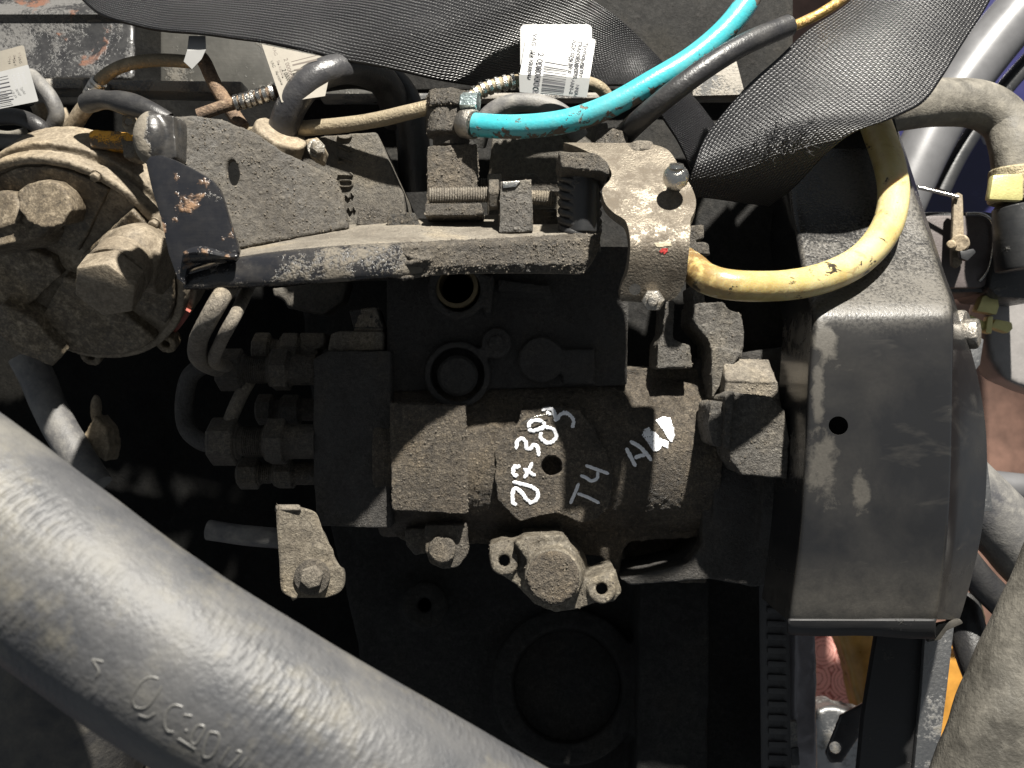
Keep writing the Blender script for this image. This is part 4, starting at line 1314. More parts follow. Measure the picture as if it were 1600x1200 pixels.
bm = bmesh.new()
s_lathe(bm, P(197, 407, -0.012), ax, [(0, R(44)), (0.013, R(47)), (0.014, R(47))], 32)
s_lathe(bm, P(197, 407, -0.012) + ax * 0.0145, ax, [(0, R(49)), (0.0125, R(49)), (0.0135, R(46))], 6, 0.15)
bevel_bm(bm, 0.0007, 1)
obj_from_bm(bm, 'union_bolt', ALU_DRY, vp, 30)
for a in (-98, -52):
    px, py = (RV + 4) * math.cos(math.radians(a)), (RV + 4) * math.sin(math.radians(a))
    bm = bmesh.new()
    s_cyl(bm, V(px, py, -0.008), V(px, py, 0.001), R(20), None, 24)
    c2 = bmesh.new(); s_cyl(c2, V(px, py, -0.03), V(px, py, 0.03), R(8), None, 16)
    cast(bm, 'screw_ear', ALU, vp, 0.0008, 2, ((0.005, 0.0005),), c2)
bm = bmesh.new(); v_prism(bm, disc(RV + 3, 215, 330, 30) + [(20, 0)], -0.009, -0.0055)
obj_from_bm(bm, 'red_gasket', GASKET, vp, 30)
for an in (28, 62, 118):
    hexhead('lid_screw', V((RV - 9) * math.cos(math.radians(an)), (RV - 9) * math.sin(math.radians(an)), 0.004), vn, R(8), 0.003, ALU_DRY, vp, True)
hexhead('pump_screw', P(44, 256, 0.055), Vector((-.2, -.8, .3)), R(16, .05), 0.006, STEEL, vp)

# ================================================================== HOSES AND LINES
def hose(name, label, pts, r, mat, cat='hose', **kw):
    o = tube(name, pts, r, mat, None, **kw)
    # origin at the first point
    base = P(*pts[0][:3])
    o.data.transform(Matrix.Translation(-base)); o.location = base
    tag(o, label, cat)
    return o

hose('return_hose', 'translucent yellow hose curving across the black belt cover',
     [(1066, 408, -0.048), (1082, 418, -0.064), (1106, 436, -0.078), (1150, 446, -0.082), (1225, 446, -0.074), (1290, 433, -0.062), (1345, 405, -0.050), (1383, 360, -0.038), (1396, 310, -0.025), (1391, 262, -0.012), (1376, 215, 0.000), (1362, 175, 0.010), (1350, 120, 0.02)],
     24, YELLOW, seg=28, sub=12, wob=0.02)
th = thing('feed_hose', 'bright teal painted hose running up to the top edge', 'hose', P(748, 195, -0.03))
tube('hose_body', [(742, 195, -0.026), (790, 198, -0.032), (850, 195, -0.036), (905, 184, -0.038), (960, 162, -0.040), (1020, 128, -0.040), (1080, 92, -0.038), (1130, 50, -0.036), (1166, 5, -0.034), (1185, -40, -0.03)], 18.5, TEAL, th, 28, 10, 0.015)
lathe('crimp_collar', P(722, 193, -0.020), P(750, 195, -0.027) - P(722, 193, -0.02), [(0, R(19)), (0.001, R(21)), (0.0075, R(22)), (0.0085, R(20))], STEEL, th)
bm = bmesh.new(); s_cyl(bm, P(721, 160, -0.022), P(748, 160, -0.024), R(15), R(15), 6, 0.0006, 0.5)
obj_from_bm(bm, 'hex_sleeve', m_metal('blue zinc', (0.42, 0.50, 0.50), 0.3, (0.1, .09, .07), 0.2), th, 30)
bh = thing('leak_hose', 'black rubber hose beside the teal hose ending in a brown rod', 'hose', P(970, 215, -0.01))
tube('hose_body', [(958, 232, -0.01), (980, 206, -0.030), (1010, 178, -0.044), (1055, 141, -0.052), (1110, 101, -0.052), (1165, 68, -0.046), (1232, 40, -0.034)], 17, RUBBER, bh, 24, 8, 0.02)
tube('rod', [(1222, 47, -0.034), (1260, 32, -0.027), (1300, 10, -0.025), (1350, -25, -0.02)], 8, m_metal('brassy rod', (0.42, 0.28, 0.10), 0.4, (0.2, 0.11, 0.05), 0.5), bh, 16)
hose('overflow_hose', 'short grey hose arching behind the teal hose', [(745, 225, 0.03), (760, 185, 0.022), (795, 163, 0.018), (840, 162, 0.016), (880, 180, 0.018), (905, 215, 0.024)], 15, GREYDUST)

def rings(name, pts, r, i0, i1, n, mat, parent):
    wp = catmull([tuple(map(float, p)) for p in pts], 40)
    bm = bmesh.new()
    m = len(wp) - 1
    for k in range(n):
        t = i0 + (i1 - i0) * k / max(n - 1, 1)
        i = min(int(t * m), m - 1)
        a, b = P(*wp[i][:3]), P(*wp[i + 1][:3])
        ax = (b - a).normalized()
        rr = R(r, wp[i][2])
        s_lathe(bm, a, ax, [(-rr * .35, rr * .75), (-rr * .2, rr), (rr * .2, rr), (rr * .35, rr * .75)], 16)
    return obj_from_bm(bm, name, mat, parent, 40)

def fuel_line(label, pts, r, mat, glints=None, loc=None):
    t = thing('fuel_line', label, 'fuel line', P(*pts[0][:3]), 'injector fuel lines')
    tube('pipe', pts, r, mat, t, 18, 10, 0.04)
    if glints:
        rings('glint_rings', pts, r * 1.28, glints[0], glints[1], glints[2], BRIGHT, t)  # bright rings stand in for white reflections along the pipe
    return t
fuel_line('tan fuel line arching from the left toward the white tape', [(110, 215, 0.05), (120, 190, 0.046), (140, 152, 0.036), (160, 122, 0.03), (195, 102, 0.026), (245, 94, 0.024), (300, 97, 0.022)], 10, PIPE, (0.36, 0.46, 4))
fuel_line('brown fuel line dropping from the white tape to the bracket', [(302, 84, 0.024), (318, 95, 0.022), (334, 128, 0.018), (356, 165, 0.014), (380, 200, 0.012)], 11, PIPE_RUST)
fuel_line('brown fuel line with bright coil behind the bracket plate', [(310, 180, 0.0), (350, 166, 0.0), (390, 155, 0.0), (430, 143, 0.0), (470, 130, 0.012), (520, 118, 0.03)], 10, PIPE_RUST, (0.30, 0.62, 8))
fuel_line('long tan fuel line entering the banjo fitting', [(380, 212, 0.022), (450, 203, 0.010), (530, 196, 0.002), (590, 187, -0.004), (640, 175, -0.009), (690, 163, -0.012)], 12, PIPE)
fuel_line('fuel line with bright coil running behind the paper tag', [(728, 158, -0.008), (755, 140, -0.006), (790, 129, -0.004), (830, 125, -0.002), (880, 124, 0.0), (925, 131, 0.002), (945, 145, 0.006), (955, 168, 0.012)], 10, PIPE, (0.05, 0.42, 9))
fuel_line('thick dusty fuel line dropping to the upper delivery union', [(372, 430, -0.055), (350, 458, -0.088), (325, 500, -0.090), (309, 536, -0.072), (314, 562, -0.030), (348, 577, 0.010)], 15, CRUST_PALE)
fuel_line('thin dusty fuel line beside the thick one', [(392, 440, -0.03), (370, 488, -0.086), (344, 536, -0.080), (336, 566, -0.03), (372, 574, 0.024)], 10, CRUST_PALE)
fuel_line('dark looped fuel line under the vacuum pump', [(318, 570, 0.010), (296, 590, 0.012), (288, 630, 0.014), (292, 668, 0.014), (315, 690, 0.010), (345, 694, 0.008)], 14, CRUST_DARK)
fuel_line('short dusty fuel line between the two delivery unions', [(392, 590, 0.014), (376, 618, 0.010), (362, 650, 0.006), (352, 680, 0.002)], 11, CRUST_PALE)
hose('breather_hose', 'grey pipe descending behind the vacuum pump', [(40, 555, 0.11), (58, 590, 0.11), (84, 650, 0.10), (120, 712, 0.09), (150, 760, 0.085)], 26, GREYDUST)

el = thing('elbow_hose', 'glossy black elbow hose with tan clamp behind the bracket plate', 'hose', P(445, 215, 0.0))
tube('hose_body', [(436, 232, 0.012), (444, 196, 0.004), (458, 160, -0.002), (486, 126, -0.004), (520, 110, 0.000), (556, 108, 0.012), (592, 122, 0.03), (612, 150, 0.042), (622, 190, 0.055)], 24, m_rubber('glossy black rubber', (0.028, 0.028, 0.031), (0.11, 0.105, 0.10), 0.3, 0.28), el, 28, 8, 0.02)
bm = bmesh.new()
s_cyl(bm, P(428, 236, 0.006), P(440, 206, 0.0), R(44), R(42), 32, 0.001)
s_prism(bm, [(476, 218), (496, 214), (506, 232), (500, 252), (484, 244)], -0.016, 0.014)
cast(bm, 'hose_clamp', ALU_DRY, el, 0.0008, 2, ((0.005, 0.0006),))
hexhead('clamp_screw', P(494, 232, -0.016), Vector((.5, -.8, 0)), R(11), 0.004, STEEL, el)
hose('looped_hose', 'dark hose looping down right behind the elbow hose', [(500, 118, 0.05), (560, 112, 0.05), (610, 130, 0.05), (636, 170, 0.05), (646, 230, 0.055), (650, 300, 0.06)], 26, RUBBER)

# big coolant hose in front, lower left
CP = [(-270, 650, -0.19), (-120, 745, -0.195), (45, 868, -0.20), (222, 998, -0.205), (408, 1116, -0.205), (615, 1236, -0.20), (805, 1346, -0.19)]
big = tube('coolant_hose', CP, 144, BIGHOSE, None, 96, 26, 0.006)
base = P(*CP[0]); big.data.transform(Matrix.Translation(-base)); big.location = base
tag(big, 'big grey coolant hose crossing the lower left foreground', 'hose')
HOSEPRINT = m_plain('raised hose lettering', (0.105, 0.103, 0.098), 0.45, 0, 0.2)
Zh = lambda L: [(180 + x / 4.706, 1020 + y / 4.706) for x, y in L]
let = [Zh([(320, 190), (250, 180), (180, 230), (130, 330), (150, 400), (230, 400), (300, 320), (345, 240)]), Zh([(170, 455), (240, 475), (300, 440)]),
       Zh([(500, 400), (430, 385), (375, 440), (360, 520), (385, 575), (430, 580)]), Zh([(500, 455), (570, 465)]), Zh([(515, 565), (530, 575)]),
       Zh([(610, 530), (655, 545), (640, 600), (590, 670), (555, 650), (570, 590), (610, 530)]), Zh([(690, 580), (760, 600), (755, 680), (710, 760), (650, 765), (650, 700), (690, 580)]), Zh([(460, 630), (590, 710)]),
       Zh([(845, 690), (775, 800), (775, 825)]), Zh([(890, 720), (925, 740), (830, 845)]), Zh([(970, 765), (910, 845)]),
       [(143, 1030), (162, 1034)], [(144, 1031), (154, 1048), (150, 1058)]]
tmp = big.data.copy(); tmp.transform(Matrix.Translation(base))
vs_ = [v.co.copy() for v in tmp.vertices]; fs_ = [list(p.vertices) for p in tmp.polygons]
bv = BVHTree.FromPolygons(vs_, fs_); bpy.data.meshes.remove(tmp)
lt = stroke_text(let, 4.2, HOSEPRINT, 'hose_lettering', None, bv, 0, 0.00005, 0.00025, 0.05, d0=-0.22)
lt.data.transform(Matrix.Translation(-base)); lt.parent = big

ub = thing('radiator_neck', 'dark round neck with a lit rim under the big coolant hose', 'pipe', P(40, 1180, -0.1))
bm = bmesh.new()
s_cyl(bm, P(150, 990, -0.10), P(20, 1330, -0.10), R(130, -0.1), R(150, -0.1), 48, 0.003)
obj_from_bm(bm, 'neck', RUBBER_DUST, ub, 40)
bm = bmesh.new(); s_prism(bm, [(95, 1260), (150, 1130), (200, 1080), (360, 1200), (420, 1300)], -0.09, 0.02)
cast(bm, 'bracket_foot', m_crust('brown painted foot', (0.04, 0.033, 0.026), (0.10, 0.085, 0.066), (0.16, 0.14, 0.11), 0.5, 0.3, 0.3), ub, 0.0016, 3, ((0.01, 0.001),))

# ================================================================== LIFTING TAB under the pump head
tb = thing('support_tab', 'dusty bent steel tab with a bolt below the pump head', 'bracket', P(485, 930, -0.04))
rows = []
TB = [(792, 436, 470), (800, 432, 492), (815, 432, 500), (840, 434, 508), (858, 435, 520), (872, 436, 523), (890, 437, 534), (910, 438, 538), (926, 442, 530), (934, 458, 510)]
for y, xl, xr in catmull([tuple(map(float, r)) for r in TB], 5):
    rows.append([P(xl + (xr - xl) * i / 14, y, -0.030 + 0.004 * (i / 14) + 0.0008 * noise.noise(Vector((i * .3, y * .05, 0)))) for i in range(15)])
tabp = loft('tab_plate', rows, m_crust('dusty tab steel', (0.05, 0.042, 0.032), (0.14, 0.12, 0.09), (0.26, 0.23, 0.18), 0.8, 0.7, 0.3), tb, 0.006, 0, 40, -1.0)
lathe('washer', P(489, 900, -0.028), F, [(0, R(26)), (0.003, R(26)), (0.0035, R(24))], CRUST, tb)
hexhead('tab_bolt', P(489, 900, -0.0316), F, R(17), 0.005, CRUST_PALE, tb, False)
rows = []
for i in range(9):
    a = math.pi * (0.0 + i / 8 * 0.9)
    rows.append([P(450 + 20 * (k / 6 - .5) * 2, 798 - 10 * math.sin(a), -0.030 + 0.010 * (1 - math.cos(a)) * .5) for k in range(7)])
loft('curled_end', rows, CRUST_PALE, tb, 0.003, 1, 60, -1.0)

# ================================================================== STRAPS
def strap(name, label, A, B, mat, n=8, nu=40, bulge=0.002):
    ea = catmull([tuple(map(float, p)) for p in A], n)
    eb = catmull([tuple(map(float, p)) for p in B], n)
    m = max(len(ea), len(eb))
    ea, eb = resample(ea, m), resample(eb, m)
    bm = bmesh.new()
    uvl = bm.loops.layers.uv.verify()
    g, uv = [], []
    L = 0
    prevc = None
    for a, b in zip(ea, eb):
        pa, pb = P(*a), P(*b)
        c = (pa + pb) / 2
        if prevc is not None:
            L += (c - prevc).length
        prevc = c
        w = (pb - pa).length
        row, ruv = [], []
        for k in range(nu + 1):
            t = k / nu
            p = pa.lerp(pb, t)
            p = p + Vector((0, -bulge * math.sin(math.pi * t) + 0.0012 * noise.noise(p * 28), 0.0008 * noise.noise(p * 40 + Vector((9, 0, 0)))))
            row.append(bm.verts.new(p)); ruv.append((t * 0.048, L))
        g.append(row); uv.append(ruv)
    for i in range(m - 1):
        for k in range(nu):
            f = bm.faces.new((g[i][k], g[i][k + 1], g[i + 1][k + 1], g[i + 1][k]))
            for lp, (ii, kk) in zip(f.loops, ((i, k), (i, k + 1), (i + 1, k + 1), (i + 1, k))):
                lp[uvl].uv = uv[ii][kk]
    me = bpy.data.meshes.new(name)
    fn = sum((f.normal for f in bm.faces), Vector())
    bmesh.ops.recalc_face_normals(bm, faces=bm.faces)
    bm.to_mesh(me); bm.free()
    o = obj_from_me(me, name, mat, None, 60)
    bake(o, [('SOLIDIFY', dict(thickness=0.0016, offset=0.0))])
    o.data.shade_smooth()
    if not o.data.materials: o.data.materials.append(mat)
    base = P(*A[0])
    o.data.transform(Matrix.Translation(-base)); o.location = base
    tag(o, label, 'strap', 'black lifting straps')
    return o
strap('webbing_strap', 'wide black webbing strap sagging along the top edge',
      [(100, -60, 0.035), (260, -70, 0.038), (450, -70, 0.040), (620, -60, 0.036), (760, -50, 0.012), (850, -30, -0.006), (905, -10, -0.004), (945, 14, 0.006), (990, 50, 0.014), (1046, 112, 0.022), (1096, 168, 0.028), (1135, 225, 0.032)],
      [(120, -10, 0.006), (160, 24, 0.003), (220, 42, 0.000), (300, 52, -0.001), (420, 68, -0.002), (560, 100, -0.002), (680, 124, 0.004), (780, 138, 0.018), (870, 142, 0.026), (940, 134, 0.016), (1000, 142, 0.006), (1050, 206, 0.014), (1080, 265, 0.02)], WEB, 10)
strap('webbing_strap', 'twisted black webbing strap draped over the belt cover',
      [(1352, -50, -0.02), (1330, 2, -0.024), (1262, 50, -0.028), (1205, 102, -0.030), (1150, 156, -0.034), (1106, 212, -0.038), (1084, 262, -0.044), (1072, 306, -0.036)],
      [(1575, -60, -0.02), (1546, 2, -0.030), (1508, 64, -0.040), (1470, 124, -0.048), (1440, 162, -0.052), (1390, 186, -0.054), (1336, 206, -0.052), (1288, 242, -0.044), (1240, 292, -0.026), (1200, 322, -0.012)], WEB2, 10, 44, 0.005)

sb = [o for o in COL.objects if o.name.startswith('webbing_strap')][-1]
bm = bmesh.new()
rnd = random.Random(31)
for i in range(70):
    x, y = rnd.gauss(1226, 26), rnd.gauss(218, 16)
    d = -0.050 - rnd.random() * 0.004
    an = rnd.uniform(0, 6.28)
    pts = []
    for k in range(5):
        pts.append((x, y, d - 0.002 * math.sin(k * .8), 0.55))
        an += rnd.uniform(-0.9, 0.9)
        x += 3.2 * math.cos(an); y += 3.2 * math.sin(an)
    s_tube(bm, tube_pts(pts, 0.55, 2), 5)
fz = obj_from_bm(bm, 'frayed_threads', RUBBER, None, 60)
fz.data.transform(Matrix.Translation(-sb.location)); fz.parent = sb
fz['kind'] = 'stuff'

# ================================================================== PAPER TAGS
def text_mesh(body, size, mat, name, parent, origin, xdir, ydir, bold=0.0):
    cu = bpy.data.curves.new(name, 'FONT')
    cu.body = body; cu.size = size
    cu.offset = bold
    o = bpy.data.objects.new(name, cu); COL.objects.link(o)
    dg = bpy.context.evaluated_depsgraph_get()
    me = bpy.data.meshes.new_from_object(o.evaluated_get(dg))
    bpy.data.objects.remove(o); bpy.data.curves.remove(cu)
    x, y = Vector(xdir).normalized(), Vector(ydir).normalized()
    z = x.cross(y)
    M = Matrix((( x.x, y.x, z.x, origin[0]), (x.y, y.y, z.y, origin[1]), (x.z, y.z, z.z, origin[2]), (0, 0, 0, 1)))
    me.transform(M)
    return obj_from_me(me, name, mat, parent, 0)

def sheet(name, quad, mat, parent, d_list, thick=0.00018, corner=8, n=10):
    """rounded rectangular paper panel: quad of pixels (tl, tr, br, bl) with their depths"""
    tl, tr, br_, bl = [P(x, y, d) for (x, y), d in zip(quad, d_list)]
    w, h = (tr - tl).length, (bl - tl).length
    rc = R(corner)
    pts = []
    for cx, cy, a0 in ((rc, rc, 180), (w - rc, rc, 270), (w - rc, h - rc, 0), (rc, h - rc, 90)):
        for i in range(5):
            a = math.radians(a0 + 90 * i / 4)
            pts.append((cx + rc * math.cos(a), cy + rc * math.sin(a)))
    bm = bmesh.new()
    f = []
    for x, y in pts:
        u, v = x / w, y / h
        f.append(bm.verts.new(tl.lerp(tr, u).lerp(bl.lerp(br_, u), v)))
    b = [bm.verts.new(v.co + Vector((0, thick, 0))) for v in f]
    k = len(f)
    bm.faces.new(f); bm.faces.new(list(reversed(b)))
    for i in range(k):
        bm.faces.new((f[i], b[i], b[(i + 1) % k], f[(i + 1) % k]))
    return obj_from_bm(bm, name, mat, parent, 20)

def bars(name, quad, d, seq, mat, parent):
    """barcode: horizontal bars stacked down a quad"""
    tl, tr, br_, bl = [P(x, y, d) for x, y in quad]
    tot = sum(a + b for a, b in seq)
    t = 0
    bm = bmesh.new()
    for a, b in seq:
        t0, t1 = t / tot, (t + a) / tot
        q = [tl.lerp(bl, t0), tr.lerp(br_, t0), tr.lerp(br_, t1), tl.lerp(bl, t1)]
        bm.faces.new([bm.verts.new(v) for v in q])
        t += a + b
    return obj_from_bm(bm, name, mat, parent, 0)

tg = thing('paper_tag', 'folded white barcode tag wrapped on the fuel line below the strap', 'tag', P(865, 148, -0.02))
TD = -0.030
sheet('back_panel', [(813, 38), (925, 38), (925, 108), (813, 108)], PAPER, tg, (-0.022, -0.022, -0.026, -0.026))
front = sheet('front_panel', [(824, 47), (931, 61), (921, 124), (812, 117)], PAPER, tg, (-0.026, -0.026, -0.033, -0.033), corner=5)
fold = sheet('fold_panel', [(811, 116), (922, 122), (917, 152), (812, 144)], PAPER, tg, (-0.0332, -0.0332, -0.0325, -0.0325), corner=1)
xd = (P(838, 118, TD) - P(846, 60, TD)); yd = (P(900, 67, TD) - P(846, 60, TD))
E = -0.0338
def tx(s, x, y, size, mat=INK, bold=0.0, dd=E):
    text_mesh(s, R(size * 1.08), mat, 'print', front, P(x, y, dd), xd, yd, bold + R(0.3))
tx('VAG', 833, 52, 8.5, INK)
tx('Ян.карын', 830, 80, 8, INK)
tx('2 0000000 2', 841, 82, 11, INK, R(0.12))
tx('Трубка топл', 913, 66, 7.2, INK, R(0.1))
tx('TRANSPORTER', 904, 64, 7.2, INK, R(0.1))
tx('АДК 074130', 895, 62, 7.2, INK, R(0.1))
tx('- - - - - - -', 920, 68, 5, INK)
tx('NAC', 900, 132, 6.5, INK); tx('AN-2 /', 893, 124, 6.5, INK)
bars('barcode', [(852, 89), (889, 96), (881, 146), (846, 143)], E, [(1, 2), (1, 2), (1.2, 1.6), (3, 2.4), (1, 3.4), (2.4, 4.6), (1, 2), (2.2, 3.6), (1.4, 3.4), (1.5, 1.6), (1.2, 2.2), (1.5, 1.5), (5, 2), (1.2, 1.4), (2.2, 1.4), (1.2, 1.8), (2.4, 1.2), (1.2, 1.0)], INK, front)

tg2 = thing('paper_tag', 'dusty beige barcode tag partly hidden by strap and elbow hose', 'tag', P(450, 150, 0.0))
p2 = sheet('panel', [(409, 69), (520, 92), (508, 150), (440, 160)], PAPER_DUST, tg2, (-0.0035, -0.0035, -0.009, -0.009), corner=1)
xd = P(452, 140, 0.0) - P(432, 78, 0.0); yd = P(470, 88, 0) - P(446, 96, 0)
def tx2(s, x, y, size, mat=INK_BROWN, bold=0.0):
    text_mesh(s, R(size), mat, 'print', p2, P(x, y, -0.0096), xd, yd, bold)
tx2('VAG', 425, 74, 7); tx2('Ян.карын', 432, 95, 6.5); tx2('2 0000000', 443, 92, 9, INK_BROWN, R(0.15))
bars('barcode', [(455, 96), (494, 86), (502, 128), (466, 132)], -0.0096, [(1.4, 4), (3, 6), (2, 6), (2.4, 5), (1.5, 4), (1.5, 4)], INK_BROWN, p2)

tg3 = thing('paper_tag', 'curled barcode tag at the left edge of the picture', 'tag', P(20, 165, 0.03))
p3 = sheet('upper_panel', [(-60, 96), (37, 70), (44, 104), (-54, 128)], PAPER_DUST, tg3, (0.02,) * 4, corner=4)
p4 = sheet('lower_panel', [(-55, 126), (44, 101), (60, 158), (-50, 180)], PAPER, tg3, (0.0195, 0.0195, 0.010, 0.010), corner=2)
xd = P(36, 150, .01) - P(24, 112, .01); yd = P(40, 104, .01) - P(10, 112, .01)
for s, x, y in (('Трубка', 33, 112), ('TRANSP', 25, 114), ('АДК 074', 18, 117)):
    text_mesh(s, R(6), GREYINK, 'print', p4, P(x, y, 0.0088), xd, yd)
for s, x, y in (('VAG', 28, 82), ('Ян.к', 20, 86), ('T4', 12, 88)):
    text_mesh(s, R(6), INK_BROWN, 'print', p3, P(x, y, 0.0185), xd, yd)
bars('barcode', [(-30, 128), (12, 118), (22, 158), (-26, 166)], 0.0085, [(1.2, 3), (1.2, 4), (2.2, 4), (2.4, 4), (1.4, 3), (2.4, 3), (1.2, 3), (2.2, 2)], INK, p4)

tp = thing('tape_flag', 'small white paper tape flag folded over the tan fuel line', 'tape', P(305, 100, 0.01))
sheet('flap', [(295, 56), (321, 56), (322, 78), (292, 82)], PAPER, tp, (0.006, 0.006, 0.004, 0.004), corner=1)
prism('flap', [(292, 80), (322, 77), (315, 92), (300, 108), (287, 96)], 0.003, 0.0003, PAPER, tp, 0)

# ================================================================== BACKGROUND LEFT TOP
vc = thing('valve_cover', 'valve cover with flaking grey paint at upper left', 'valve cover', P(150, 130, 0.10))
rows = []
for i in range(25):
    x = -120 + 330 * i / 24
    rows.append([P(x, y, d) for y, d in ((-80, 0.12), (-10, 0.115), (8, 0.105), (14, 0.097), (22, 0.092), (32, 0.10), (60, 0.097), (100, 0.092), (122, 0.088))])
loft('cover_side', rows, VALVE, vc, 0.004, 1, 60, -1.0)
prism('cover_edge', [(-120, 118), (124, 122), (128, 138), (-120, 138)], 0.078, 0.02, RAIL, vc, 0.002)
prism('side_panel', [(250, 30), (450, 60), (620, 110), (650, 150), (250, 150)], 0.10, 0.01, m_paint('grimy grey panel', (0.035, 0.034, 0.03), (0.10, 0.092, 0.078), 0.4, 0.8, 0.5), vc, 0.002)
prism('cover_edge', [(165, 128), (215, 124), (378, 126), (376, 146), (225, 142), (168, 140)], 0.078, 0.02, RAIL, vc, 0.002)
prism('gasket_block', [(128, 120), (162, 122), (165, 150), (130, 158)], 0.07, 0.02, DARKPLASTIC, vc, 0.002)
prism('cover_edge', [(500, 145), (1240, 142), (1240, 152), (500, 156)], 0.085, 0.012, RAIL, vc, 0.002)
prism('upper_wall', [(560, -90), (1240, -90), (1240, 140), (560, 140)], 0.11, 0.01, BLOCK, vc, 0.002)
prism('bracket_end', [(1080, 70), (1150, 90), (1165, 148), (1082, 150)], 0.06, 0.01, RAIL, vc, 0.001)

hose('conduit', 'long grey conduit lying across the left above the vacuum pump', [(-60, 218, 0.05), (60, 224, 0.05), (150, 232, 0.05), (215, 238, 0.05)], 12, GREYDUST)
hose('wire_loom', 'dark wiring loom bending down at the left edge', [(-40, 186, 0.045), (20, 182, 0.04), (55, 194, 0.036), (70, 212, 0.04), (76, 240, 0.05)], 13, RUBBER)
hose('wire_sleeve', 'grey sleeve behind the left paper tag', [(48, 118, 0.04), (62, 132, 0.036), (78, 152, 0.034), (88, 176, 0.036), (84, 196, 0.04)], 12, GREYDUST)
hose('braided_loom', 'crinkled black braided loom ending at the bracket ear', [(136, 162, 0.01), (160, 156, 0.002), (200, 162, -0.006), (240, 176, -0.012), (262, 190, -0.012)], 16, RUBBER, wob=0.25, sub=14)
hose('drop_sleeve', 'tan sleeve dropping beside the yellow cap', [(140, 160, 0.03), (125, 180, 0.034), (112, 205, 0.04), (108, 235, 0.05)], 13, ALU_DRY)
yc = thing('sensor_plug', 'dirty yellow plug beside the bracket ear', 'plug', P(170, 236, 0.02))
bm = bmesh.new()
s_prism(bm, [(138, 206), (146, 202), (200, 206), (208, 214), (206, 234), (140, 230)], 0.012, 0.02)
cast(bm, 'cap_body', YCAP, yc, 0.0008, 3, ((0.005, 0.0006),))
bm = bmesh.new(); s_prism(bm, [(188, 218), (212, 220), (210, 246), (194, 248)], 0.006, 0.015)
cast(bm, 'dirt_lump', CRUST_PALE, yc, 0.0008, 2, ((0.004, 0.0016),))
er = thing('hanger_eye', 'small tan steel eye with a hole beside the bracket ear', 'hanger', P(200, 205, 0.01))
bm = bmesh.new(); s_prism(bm, [(190, 180), (200, 177), (212, 182), (214, 200), (208, 212), (200, 208), (190, 196)], 0.004, 0.003)
c2 = bmesh.new(); s_cyl(c2, P(201, 190, -0.05), P(201, 190, 0.06), R(6), None, 16)
cast(bm, 'eye_plate', ALU_DRY, er, 0.0006, 1, (), c2)
bo = thing('bolt_cluster', 'pale dusty pipe nut under the left paper tag', 'nut', P(60, 200, 0.05))
bm = bmesh.new(); s_cyl(bm, P(66, 165, 0.05), P(74, 196, 0.05), R(20), R(14), 6); s_cyl(bm, P(80, 196, 0.048), P(112, 186, 0.05), R(17), R(22), 16)
cast(bm, 'nut', ALU_DRY, bo, 0.0009, 1, ((0.004, 0.0006),))
hose('head_loom', 'thin dark loom from the upper left edge', [(-40, 200, 0.06), (10, 212, 0.06), (40, 206, 0.058)], 7, RUBBER_TAN)

# ================================================================== BACKGROUND RIGHT
op = thing('coolant_elbow', 'mud coated pipe elbow leaving from behind the strap at right', 'pipe', P(1585, 320, 0.05))
tube('elbow', [(1330, 185, 0.03), (1400, 168, 0.04), (1470, 160, 0.05), (1530, 164, 0.055), (1570, 190, 0.055), (1586, 235, 0.05), (1590, 285, 0.05)], 37, RUBBER_TAN, op, 32, 10, 0.02)
bm = bmesh.new(); s_cyl(bm, P(1590, 262, 0.05), P(1590, 318, 0.05), R(46), R(48), 32, 0.002)
obj_from_bm(bm, 'hose_clamp', m_metal('tan clamp', (0.33, 0.28, 0.18), 0.45, (0.3, .26, .17), .6), op, 40)
prism('clamp_buckle', [(1552, 272), (1600, 270), (1600, 314), (1545, 312)], 0.018, 0.006, CLIP, op, 0.002)
bm = bmesh.new(); s_cyl(bm, P(1592, 318, 0.05), P(1606, 420, 0.05), R(44), R(52), 32, 0.002)
obj_from_bm(bm, 'plastic_neck', DARKPLASTIC, op, 40)

fr = thing('frame_tube', 'blurred silver body tube at the upper right corner', 'tube', P(1420, 280, 0.2))
tube('tube_body', [(1660, -60, 0.2), (1600, 10, 0.2), (1545, 75, 0.2), (1490, 150, 0.2), (1440, 240, 0.2), (1400, 330, 0.2)], 40, SILVER, fr, 32, 8, 0)
tube('seam_tube', [(1640, 60, 0.22), (1560, 150, 0.22), (1500, 240, 0.22), (1470, 300, 0.22)], 14, DARKPLASTIC, fr, 16)
np_ = thing('body_panel', 'dark blue body panel behind the silver tube', 'panel', P(1550, 400, 0.35))
prism('panel_sheet', [(1380, -100), (1750, -100), (1750, 330), (1500, 345), (1380, 330)], 0.32, 0.01, NAVY, np_, 0.003)
cyl('panel_grommet', P(1542, 215, 0.318), P(1542, 215, 0.33), R(12, .32), m_plain('pale grommet', (0.25, .24, .26), .5), np_)
ab = thing('throttle_housing', 'dark plastic housing with a small tan lever at right', 'housing', P(1510, 450, 0.08))
def rrect(x0, y0, x1, y1, r, n=5):
    out = []
    for cx, cy, a0 in ((x1 - r, y0 + r, 270), (x1 - r, y1 - r, 0), (x0 + r, y1 - r, 90), (x0 + r, y0 + r, 180)):
        for i in range(n + 1):
            a = math.radians(a0 + 90 * i / n)
            out.append((cx + r * math.cos(a), cy + r * math.sin(a)))
    return out
prism('housing_body', rrect(1425, 330, 1570, 458, 26), 0.085, 0.05, DARKPLASTIC, ab, 0.003)
prism('face_plate', rrect(1432, 336, 1552, 450, 24), 0.080, 0.008, m_plain('brown plastic face', (0.085, 0.072, 0.07), 0.5), ab, 0.002)
